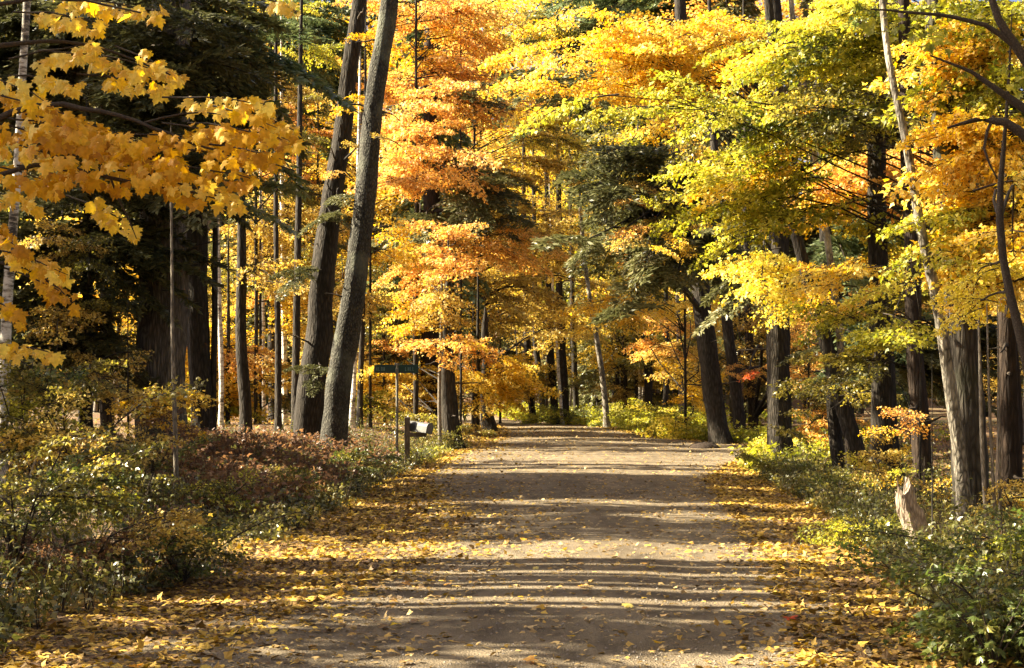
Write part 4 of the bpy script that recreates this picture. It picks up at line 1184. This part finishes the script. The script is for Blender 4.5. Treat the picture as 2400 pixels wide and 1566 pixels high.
# ------------------------------------------------------------------ unseen trees placed to throw the bars of shade over the road
BLOCK = [(-12, 9.75, .8), (-12.5, 12.5, .72), (-13.2, 21.0, .66), (-12.6, 23.0, .8), (-13, 25.8, .9), (-14, 29.0, .9), (-14.5, 31.6, .6), (-13.8, 36.0, .7)]  # unseen hemlocks, spaced so that their gaps leave lit bands
ORD = ['nearest', 'second', 'third', 'fourth', 'fifth', 'sixth', 'seventh', 'farthest']
for k, (x, y, c) in enumerate(BLOCK):
    backtree('hemlock_tree', ORD[k] + ' tall hemlock, unseen, placed beside the left bank for its shade', 'unseen shading hemlocks left of the road', x, y, 'cone', 'hemlock', 'dark', c, 21)
SHADE_STEMS = [(-12.5, 13.6, .22), (-11.6, 13.95, .10), (-12.9, 14.75, .27), (-12.0, 15.3, .13), (-13.4, 15.95, .24), (-12.1, 16.25, .09), (-12.6, 16.9, .27), (-12.2, 17.5, .26), (-13, 34.0, .2)]  # unseen trunks added for the narrow shadow stripes on the road
ORD += ['ninth', 'tenth', 'eleventh']
for k, (x, y, rr_) in enumerate(SHADE_STEMS):
    root = thing('maple_tree', ORD[k] + ' bare-stemmed maple, unseen, placed among the hemlocks for its striped shade', 'tree', (x, y, float(gz(x, y))), 'unseen shading maples left of the road')
    mb = MB(); q = np.linspace(-.2, 17, 12)
    tube(mb, np.stack([0.05 * np.sin(q * .5 + k), 0.03 * np.cos(q * .4 + k), q], -1), np.linspace(1.3, 1.05, 12) * rr_, 9, 0, RS, .1)
    new_obj('trunk', mb.mesh('trunk', [BM['dark']]), root)
    o = new_obj('crown', CROWN[k % 5], root, (0, 0, 17)); recolour(o, 'gold'); o.scale = (.6, .6, .6)


# ------------------------------------------------------------------ near maple with mustard leaves, trunk outside the frame
def near_leaves(root, origin, spec, d0, count_obj, name='leaf', size=(0.055, 0.115), seed=1, tops=None):
    rs = np.random.RandomState(seed)
    items = []
    for (px, py, rx, ry, n, pal, dd) in spec:
        for _ in range(int(n * 1.7)):
            while True:
                a, b = rs.uniform(-1, 1, 2)
                if a * a + b * b < 1: break
            d = d0 + dd + rs.uniform(-0.5, 0.5)
            # leaves gather in drooping rows along the twigs
            q = at(px + a * rx, py + b * ry, d)
            items.append((q, pal))
    rs.shuffle(items) if False else None
    order = rs.permutation(len(items))
    rest = {}
    for c, k in enumerate(order):
        q, pal = items[k]
        f = rs.uniform(*size)
        if c < count_obj:
            o = new_obj(name, NL[rs.randint(len(NL))], root, q - origin)
            o.scale = (f, f, f)
            # blade hangs: tip down and outwards, face towards the light and the road
            o.rotation_euler = Euler((rs.uniform(-2.9, -1.1), rs.uniform(-0.6, 0.6), rs.uniform(-1.1, 1.1)), 'XYZ')
            recolour(o, pal, 0)
        else:
            rest.setdefault(pal, []).append((q - origin, f))
    return rest


NL = []
for v in range(5):
    mb = MB(); T, Fc = MAPLE
    T = T.copy(); rsx = np.random.RandomState(v)
    T[:, :2] *= 1 + 0.12 * rsx.normal(size=(len(T), 1))
    T[:, 2] += 0.08 * np.sin(5 * T[:, 1] + v)
    mb.add(T, Fc, 0, rsx.rand(), smooth=False)
    NL.append(mb.mesh('leaf', [LM['mustard']]))


def rest_mesh(root, rest, seed):
    rs = np.random.RandomState(seed)
    for pal, it in rest.items():
        P = np.array([a for a, _ in it]); sz = np.array([b for _, b in it]); n = len(it)
        th = rs.uniform(-2.6, -1.2, n); ph = rs.uniform(-1.1, 1.1, n)
        ax_ = np.stack([np.sin(ph) * 0.5 + rs.normal(size=n) * .3, rs.normal(size=n) * 0.35 - 0.2, -np.ones(n) * 0.9], -1)
        nr = np.stack([rs.normal(size=n) * 0.5, -np.ones(n), np.abs(rs.normal(size=n)) * 0.7], -1)
        mb = MB(); leaves(mb, MAPLE, P, ax_, nr, sz, rs.rand(n))
        o = new_obj('foliage', mb.mesh('foliage', [LM[pal]]), root)
        o['kind'] = 'stuff'


def limb_px(root, origin, pts, name='limb', bark='twig'):
    """pts: (px, py, depth, width px)"""
    P = [at(a, b, c) for a, b, c, _ in pts]; W = [w / (F / c) / 2 for _, _, c, w in pts]
    Q, R = path_smooth(P, W, 0.12)
    Q[1:-1] += RS.normal(size=(len(Q) - 2, 3)) * 0.006
    mb = MB(); tube(mb, Q - origin, R, 7)
    return new_obj(name, mb.mesh('limb', [BM[bark]]), root)


o0 = np.array([-4.7, 11.5, float(gz(-4.7, 11.5))])
nm = thing('maple_tree', 'near maple whose mustard-gold leaves hang over the left bank', 'tree', o0)
mb = MB()
tube(mb, np.array([(0, 0, -0.2), (0.03, 0, 1.2), (-0.05, 0.1, 2.6), (0.08, 0.1, 4.2), (0, 0.2, 6.5)]), np.array([0.17, 0.14, 0.12, 0.09, 0.03]), 12, flare=0.4)
new_obj('trunk', mb.mesh('trunk', [BM['grey']]), nm)
D = 11.5
limb_px(nm, o0, [(-430, 420, D, 26), (-150, 330, D, 20), (120, 230, D, 14), (330, 290, D, 9), (520, 360, D, 5), (690, 400, D, 3)])
limb_px(nm, o0, [(-430, 560, D, 24), (-150, 470, D, 16), (100, 370, D, 11), (260, 420, D, 8), (420, 440, D, 5), (520, 470, D, 3)])
limb_px(nm, o0, [(-430, 300, D, 24), (-120, 130, D, 16), (120, 90, D + .6, 9), (280, 120, D + .8, 6), (430, 190, D + .8, 3)])
limb_px(nm, o0, [(-430, 720, D, 20), (-150, 640, D, 12), (30, 600, D, 8), (120, 660, D, 5), (170, 710, D, 2)])
limb_px(nm, o0, [(-430, 200, D, 18), (-100, 20, D, 12), (150, -10, D + .3, 8), (330, 30, D + .3, 4)])
limb_px(nm, o0, [(260, 420, D, 6), (290, 500, D, 4), (320, 560, D, 2)])
limb_px(nm, o0, [(330, 290, D, 6), (480, 250, D, 4), (640, 300, D, 3), (690, 350, D, 2)])
ROWS = [(0, 180, 120, 250), (0, 225, 230, 300), (120, 280, 330, 335), (60, 285, 300, 345), (250, 330, 430, 372), (0, 300, 250, 350), (0, 335, 200, 390), (150, 330, 450, 405),
        (0, 395, 150, 440), (230, 375, 440, 450), (440, 300, 580, 330), (330, 330, 470, 322), (440, 240, 640, 245), (500, 300, 690, 335), (460, 400, 610, 425), (470, 440, 570, 485),
        (550, 350, 665, 375), (0, 535, 60, 600), (0, 590, 160, 645), (70, 640, 175, 708), (0, 700, 60, 745), (60, 818, 130, 830), (330, 410, 460, 470), (100, 400, 300, 430), (0, 460, 90, 475),
        (560, 260, 650, 300), (480, 360, 600, 380), (0, 800, 40, 830)]
LIT = [(215, 470, 330, 550), (80, 150, 230, 105), (150, 130, 430, 178), (80, 190, 200, 205), (240, 185, 400, 212), (150, 8, 380, 30), (90, 40, 250, 60), (330, 120, 420, 190), (620, 280, 700, 310), (640, 0, 700, 30)]  # sunlit sprays: the brighter gold leaf colour carries part of the sunlight
for x0, y0, x1, y1 in ROWS + LIT:
    dz = .8 if (x0, y0, x1, y1) in LIT else 0
    limb_px(nm, o0, [(x0 - 60, y0 - 12, D + dz + .15, 5), ((x0 + x1) / 2, (y0 + y1) / 2 - 16, D + dz, 3.4), (x1, y1, D + dz, 1.5)], 'twig')
spec = []
for rows, pal, dd, wd in ((ROWS[::3], 'gold', 0, 20), (ROWS[1::3] + ROWS[2::3], 'mustard', 0, 20), (LIT, 'gold', .8, 15)):
    for x0, y0, x1, y1 in rows:
        L = math.hypot(x1 - x0, y1 - y0)
        for q in range(int(L / 22)):
            t = (q + .5) / int(L / 22)
            spec.append((x0 + (x1 - x0) * t, y0 + (y1 - y0) * t, 20, wd, 3, pal, dd))
rest = near_leaves(nm, o0, spec, D, 300, seed=4)
rest_mesh(nm, rest, 5)

# dark limbed tree whose branches cross the upper right corner
o1 = np.array([5.2, 14.5, float(gz(5.2, 14.5))])
dk = thing('maple_tree', 'black bare limbs crossing the top right corner', 'tree', o1)
mb = MB(); tube(mb, np.array([(0, 0, -.2), (0.02, 0, 2), (-.1, 0, 4.2), (-.15, 0, 6.5)]), np.array([.16, .13, .11, .06]), 12, flare=.4)
new_obj('trunk', mb.mesh('trunk', [BM['dark']]), dk)
D = 14.5
limb_px(dk, o1, [(2610, 500, D, 45.9), (2500, 400, D, 35.1), (2400, 305, D, 24.3), (2330, 272, D, 17.6), (2265, 282, D, 9.5), (2220, 300, D, 4.1)])
limb_px(dk, o1, [(2600, 420, D, 40.5), (2480, 300, D, 27), (2380, 240, D, 20.2), (2310, 190, D, 12.2), (2240, 150, D, 6.8), (2180, 130, D, 4.1)])
limb_px(dk, o1, [(2600, 380, D, 40.5), (2500, 250, D, 32.4), (2385, 120, D, 23), (2335, 40, D, 18.9), (2310, -60, D, 14.9)])
limb_px(dk, o1, [(2375, 105, D, 16.2), (2320, 55, D, 12.2), (2230, 38, D, 9.5), (2120, 30, D, 6.8), (2040, 22, D, 4.1)])
limb_px(dk, o1, [(2330, 272, D, 9.5), (2285, 330, D, 6.8), (2300, 380, D, 5.4), (2338, 420, D, 4.1)])
rest = near_leaves(dk, o1, [(2100, 60, 90, 30, 30, 'lime', 0.3), (2200, 90, 60, 30, 16, 'lime', 0.3), (2380, 180, 30, 40, 12, 'lime', 0)], D, 58, size=(0.06, 0.1), seed=9)


# ------------------------------------------------------------------ shrubs
def shrub(label, px, py, h, r, n, pals, sc=0.7, name='shrub', group=None, d=None, spray=None):
    if d is None:
        p = on_ground(px, py)
    else:
        p = at(px, py, d)
    b = np.array([p[0], p[1], float(gz(p[0], p[1]))])
    root = thing(name, label, 'shrub', b, group)
    per = max(1, n // 7)
    k = 0
    while k < n:
        az = RS.uniform(0, 2 * PI)
        tip = np.array([math.cos(az) * r * RS.uniform(.2, .9), math.sin(az) * r * RS.uniform(.2, .9), h * RS.uniform(.45, 1.0)])
        t = np.linspace(0, 1, 5)
        path = np.outer(t, tip) * np.stack([t ** .4, t ** .4, t ** 0], -1)[:, :] if False else np.stack([tip[0] * t ** 1.4, tip[1] * t ** 1.4, tip[2] * t - 0.03], -1)
        mb = MB(); tube(mb, path, 0.012 * (1 - .75 * t) + .002, 5)
        st = new_obj('stem', mb.mesh('stem', [BM['twig']]), root)
        for q in range(per):
            tt = RS.uniform(.3, 1)
            pp = np.array([np.interp(tt, t, path[:, c]) for c in range(3)])
            a2 = RS.uniform(0, 2 * PI)
            f = sc * RS.uniform(.6, 1.15)
            ms = spray or SPRAY_N
            o = new_obj('leafy_bough', ms[RS.randint(len(ms))], st, pp)
            o.scale = (f, f, f); o.rotation_euler = (RS.uniform(-.4, .4), RS.uniform(-.7, .1), a2)
            recolour(o, pals[RS.randint(len(pals))])
            k += 1
    return root


shrub('olive-green shrub lowest on the left edge below the white birch', 40, 1330, 1.2, 0.8, 21, ['olive', 'green'])
shrub('dense green shrub spilling onto the leaf-covered left verge', 430, 1360, 0.42, 0.7, 14, ['green', 'olive', 'olive'], 0.6)
shrub('dark green shrub between the edge shrub and the leafy verge', 200, 1370, 0.5, 0.8, 14, ['green', 'beech', 'rust'], 0.6)
shrub('yellow-green shrub below the broad grey-brown trunk', 280, 1215, 0.8, 0.9, 16, ['olive', 'olive', 'beech', 'lime'])
shrub('yellowing tall shrub left of the pale thin sapling', 190, 1180, 1.5, 1.0, 24, ['olive', 'beech', 'beech'], .8)
shrub('pale green tall shrub under the white birch', 60, 1160, 1.9, 1.0, 28, ['olive', 'lime', 'green'], .8)
shrub('tawny shrub touching the pale thin sapling', 350, 1150, 1.1, 0.9, 16, ['beech', 'rust', 'green'], .8)
shrub('small yellow-lime shrub near the foot of the sapling', 500, 1215, 0.5, 0.5, 12, ['lime', 'olive', 'green'], .6)
shrub('low brown-green shrub at the verge before the bracken', 640, 1180, 0.5, 0.9, 18, ['beech', 'green', 'olive'], .6)
shrub('low dark shrub right at the verge left of the sign', 800, 1125, 0.45, 0.8, 16, ['green', 'olive'], .7)
shrub('weedy shrub around the foot of the mailbox post', 985, 1085, 0.45, 0.6, 14, ['olive', 'green', 'lime'], .6)
shrub('dark weedy mound at the road edge past the mailbox', 1070, 1050, 0.5, 0.9, 14, ['green', 'olive', 'beech'], .8)
shrub('big-leaved green bush at the bottom right corner', 2350, 1520, 0.6, 0.7, 28, ['green', 'green', 'olive'], .6)
shrub('green bush behind the corner bush', 2350, 1380, 0.5, 0.8, 24, ['green', 'green', 'lime'], .6)
shrub('yellow-green leafy clump left of the pale broken stump', 2030, 1275, 0.35, 0.4, 12, ['lime', 'lime', 'olive'], .5)
shrub('arching golden-leaved shrub behind the pale broken stump', 2075, 1165, 0.9, 0.7, 18, ['gold', 'beech', 'lime'], .6)
shrub('tawny shrub at the birch foot right of the stump', 2205, 1215, 0.5, 0.4, 10, ['gold', 'beech'], .55)
shrub('low olive shrub covering the bank below the leaning trunk', 1960, 1160, 0.5, 1.0, 21, ['olive', 'green', 'green'], .6)
shrub('low green shrub at the verge below the upright trunk', 1860, 1125, 0.4, 0.9, 18, ['green', 'olive'], .6)
shrub('sunlit yellow shrub left of the upright trunk', 1785, 1065, 0.5, 0.5, 14, ['lemon', 'lime'], .6, d=39.8)
shrub('bright yellow shrub before the thick leaning hemlock trunk', 1560, 1030, 0.9, 1.2, 21, ['lemon', 'lime', 'lime'], .9, d=58)
shrub('pale yellow-green shrub at the foot of the leaning birch', 1430, 1010, 0.8, 1.2, 21, ['lime', 'lime', 'green'], 1.0, d=72)
shrub('grassy green shrub where the track bends left', 1300, 985, 0.8, 1.6, 21, ['green', 'lime'], 1.1, d=82)
shrub('gold-brown shrub at the right edge beside the brown trunk', 2395, 1250, 0.5, 0.5, 10, ['beech', 'gold'], .6)

# near bush leaves one can pick apart, bottom right
b = on_ground(2330, 1560)
b[2] = float(gz(b[0], b[1]))
nb = thing('leafy_plant', 'nearest green plant with broad leaves in the bottom right corner', 'plant', b)
mb = MB()
for q in range(9):
    a = q * 0.7
    t = np.linspace(0, 1, 4)
    tube(mb, np.stack([0.35 * np.cos(a) * t, 0.35 * np.sin(a) * t, 0.42 * t ** .8], -1), [0.006, .005, .004, .002], 4)
new_obj('stem', mb.mesh('stem', [BM['twig']]), nb)
rsn = np.random.RandomState(14)
for q in range(190):
    r_ = 0.42 * rsn.rand() ** .5; a = rsn.uniform(0, 6.28)
    o = new_obj('leaf', NL[rsn.randint(5)], nb, (r_ * math.cos(a), r_ * math.sin(a), rsn.uniform(0.05, 0.5 - 0.5 * r_)))
    f = rsn.uniform(.05, .085); o.scale = (f * .8, f, f)
    o.rotation_euler = (rsn.uniform(-.7, .5), rsn.uniform(-.5, .5), a - PI / 2 + rsn.uniform(-.7, .7))
    recolour(o, 'green', 0)

# ------------------------------------------------------------------ street sign, mailbox, stump
def box_mb(mb, c, s, rot=0.0, mat=0):
    x, y, z = (v / 2 for v in s)
    P = np.array([(-x, -y, -z), (x, -y, -z), (x, y, -z), (-x, y, -z), (-x, -y, z), (x, -y, z), (x, y, z), (-x, y, z)])
    ca, sa = math.cos(rot), math.sin(rot)
    P = P @ np.array([[ca, sa, 0], [-sa, ca, 0], [0, 0, 1]]) + np.array(c)
    mb.add(P, [[0, 3, 2, 1], [4, 5, 6, 7], [0, 1, 5, 4], [1, 2, 6, 5], [2, 3, 7, 6], [3, 0, 4, 7]], mat, smooth=False)


def bevel(o, w=0.004, seg=2):
    m = o.modifiers.new('bevel', 'BEVEL'); m.width = w; m.segments = seg; m.limit_method = 'ANGLE'
    return o


steel = plain_mat('galvanised_steel', (0.16, 0.15, 0.12), 0.6, 0.3)
green = plain_mat('sign_green', (0.004, 0.04, 0.028), 0.45, var=0.15)
white = plain_mat('sign_white', (0.16, 0.25, 0.21), 0.5)
wood_m = bark_mat('weathered_wood', (0.09, 0.07, 0.05), (0.26, 0.21, 0.16), scale=(14, 14, 2), bump=0.3)
boxgrey = plain_mat('mailbox_grey', (0.10, 0.098, 0.09), 0.6, 0.1)

ds = 38.5
p = at(930, 1100, ds); gx = p[0]; gzz = float(gz(gx, ds))
top = at(930, 868, ds)[2] - gzz
sg = thing('street_sign', 'green two-panel street name sign on a slim post left of the road', 'sign', (gx, ds, gzz))
mb = MB(); tube(mb, [(0, 0, -.3), (0.005, 0, 1.0), (0, 0, top - .06)], [.03, .03, .03], 12)
new_obj('post', mb.mesh('post', [steel]), sg)
mb = MB(); box_mb(mb, (0, 0, top - 0.02), (0.07, 0.07, 0.13)); box_mb(mb, (0, 0, top + 0.135), (0.11, 0.03, 0.05)); box_mb(mb, (0, 0, top + .06), (0.03, 0.045, 0.16))
bevel(new_obj('bracket', mb.mesh('bracket', [steel]), sg))


def blade(side, length, rot, z):
    mb = MB(); box_mb(mb, (0, 0, 0), (length, 0.008, 0.19))
    o = new_obj('sign_panel', mb.mesh('sign_panel', [green]), sg, (side * length / 2 * math.cos(rot) + side * 0.02, side * length / 2 * math.sin(rot), z))
    o.rotation_euler = (0, 0, rot)
    bevel(o, 0.003)
    # weathered lettering, no longer readable from here
    mb = MB(); x = -length * 0.40
    rsl = np.random.RandomState(int(3 + side))
    while x < length * 0.32:
        w = rsl.uniform(0.028, 0.045)
        if (side < 0 and x > -0.1 + length * 0.2) or (side > 0 and x < -length * 0.2):
            x += w + 0.02; continue
        hh = 0.085
        st = rsl.randint(4)
        box_mb(mb, (x, -0.0055, 0), (0.011, 0.002, hh))
        if st in (0, 1): box_mb(mb, (x + w * .62, -0.0055, 0), (0.011, 0.002, hh))
        if st in (0, 2): box_mb(mb, (x + w * .31, -0.0056, hh / 2 - .006), (w * .5, 0.002, 0.011))
        if st in (1, 2): box_mb(mb, (x + w * .31, -0.0056, 0), (w * .5, 0.002, 0.011))
        if st == 3: box_mb(mb, (x + w * .31, -0.0056, -hh / 2 + .006), (w * .5, 0.002, 0.011))
        x += w + 0.018
    new_obj('lettering', mb.mesh('lettering', [white]), o)


blade(-1, 0.50, 0.05, top + 0.03)
blade(1, 0.46, -0.06, top + 0.03)

# mailbox: post, arm and a tin with arched top, door end turned towards the road
dm = 38.8
p = at(975, 1090, dm); mx_, mz_ = p[0], float(gz(p[0], dm))
mbx = thing('mailbox', 'tilted grey mailbox on a weathered wooden post beside the sign', 'mailbox', (mx_, dm, mz_))
mb = MB(); box_mb(mb, (-0.2, 0, 0.45), (0.12, 0.12, 1.3))
bevel(new_obj('post', mb.mesh('post', [wood_m]), mbx), 0.008)
mb = MB(); box_mb(mb, (-0.02, 0, 0.70), (0.5, 0.09, 0.09))
bevel(new_obj('arm', mb.mesh('arm', [wood_m]), mbx), 0.006)
mb = MB()
prof = [(-0.085, 0), (-0.085, 0.12)] + [(-0.085 * math.cos(a), 0.12 + 0.085 * math.sin(a)) for a in np.linspace(0.25, PI - 0.25, 9)] + [(0.085, 0.12), (0.085, 0)]
k = len(prof)
V = np.array([(x, -0.24, z) for x, z in prof] + [(x, 0.24, z) for x, z in prof])
mb.add(V, [[i, (i + 1) % k, (i + 1) % k + k, i + k] for i in range(k)], smooth=False)
mb.add(V[k:], [list(range(k))], smooth=False)
tin = new_obj('mailbox_tin', mb.mesh('mailbox_tin', [boxgrey]), mbx, (0.05, 0, 0.76))
tin.scale = (1.25, 1.25, 1.15); tin.rotation_euler = (0.1, 0.18, 0.9)
mb = MB(); pr2 = [(x * 1.06, z * 1.04) for x, z in prof]
V = np.array([(x, -0.01, z) for x, z in pr2] + [(x, 0.01, z) for x, z in pr2])
mb.add(V, [[i, (i + 1) % k, (i + 1) % k + k, i + k] for i in range(k)] , smooth=False)
mb.add(V[:k], [list(range(k))[::-1]], smooth=False); mb.add(V[k:], [list(range(k))], smooth=False)
dr = new_obj('door', mb.mesh('door', [boxgrey]), tin, (0, -0.252, 0))
mb = MB(); box_mb(mb, (0.093, -0.08, 0.15), (0.008, 0.02, 0.14)); box_mb(mb, (0.093, -0.05, 0.21), (0.008, 0.06, 0.04))
new_obj('flag', mb.mesh('flag', [plain_mat('flag_red', (0.4, 0.05, 0.03))]), tin)
# pale broken stump on the right bank
d = on_ground(2150, 1285)[1]
p = at(2160, 1285, d); gz0 = float(gz(p[0], p[1]))
st = thing('tree_stump', 'pale broken stump with a pointed splintered top, leaning left', 'stump', (p[0], p[1], gz0))
mb = MB(); rss = np.random.RandomState(5)
n = 14; rings = 9
V = []
for i in range(rings):
    t = i / (rings - 1)
    for j in range(n):
        a = 2 * PI * j / n
        r = 0.155 * (1 - 0.5 * t) * (1 + 0.28 * math.sin(3 * a + 1) + 0.1 * rss.normal())
        jag = (0.16 * math.sin(2 * a + 0.5) + 0.07 * rss.normal()) * t ** 3
        V.append((r * math.cos(a) - 0.17 * t - .03 * t * t, 0.7 * r * math.sin(a), -0.08 + 0.66 * t + jag))
q = [[i * n + j, i * n + (j + 1) % n, (i + 1) * n + (j + 1) % n, (i + 1) * n + j] for i in range(rings - 1) for j in range(n)]
mb.add(V, q, smooth=False)
V2 = np.array(V)[-n:]; c = V2.mean(0) - np.array([0, 0, .05])
mb.add(np.vstack([V2, c]), [[k, (k + 1) % n, n] for k in range(n)], smooth=False)
new_obj('stump_wood', mb.mesh('stump_wood', [bark_mat('pale_wood', (0.14, 0.10, 0.07), (0.50, 0.42, 0.32), scale=(18, 18, 3), bump=0.5)]), st)

# low dark root mound at the foot of the leaning hemlock
d = 47
p = at(1650, 1045, d)
rm = []
mb = MB()
th = np.linspace(0, 2 * PI, 19)[:-1]
V = [];
for i, t in enumerate(np.linspace(0, 1, 6)):
    for a in th:
        r = math.cos(t * PI / 2) * (1 + .12 * math.sin(3 * a) + .05 * RS.normal())
        V.append((0.5 * r * math.cos(a), 0.4 * r * math.sin(a), -0.08 + 0.24 * math.sin(t * PI / 2) + .01 * RS.normal()))
q = [[i * 18 + j, i * 18 + (j + 1) % 18, (i + 1) * 18 + (j + 1) % 18, (i + 1) * 18 + j] for i in range(5) for j in range(18)]
mb.add(V, q)
rk = new_obj('boulder', mb.mesh('boulder', [BM['brown']]), None, (p[0], d, float(gz(p[0], d))))
tag(rk, 'low dark mossy boulder at the foot of the thick leaning hemlock', 'rock')
print("objects", len(bpy.data.objects), "tris", sum(len(m.loops) - 2 * len(m.polygons) for m in bpy.data.meshes))
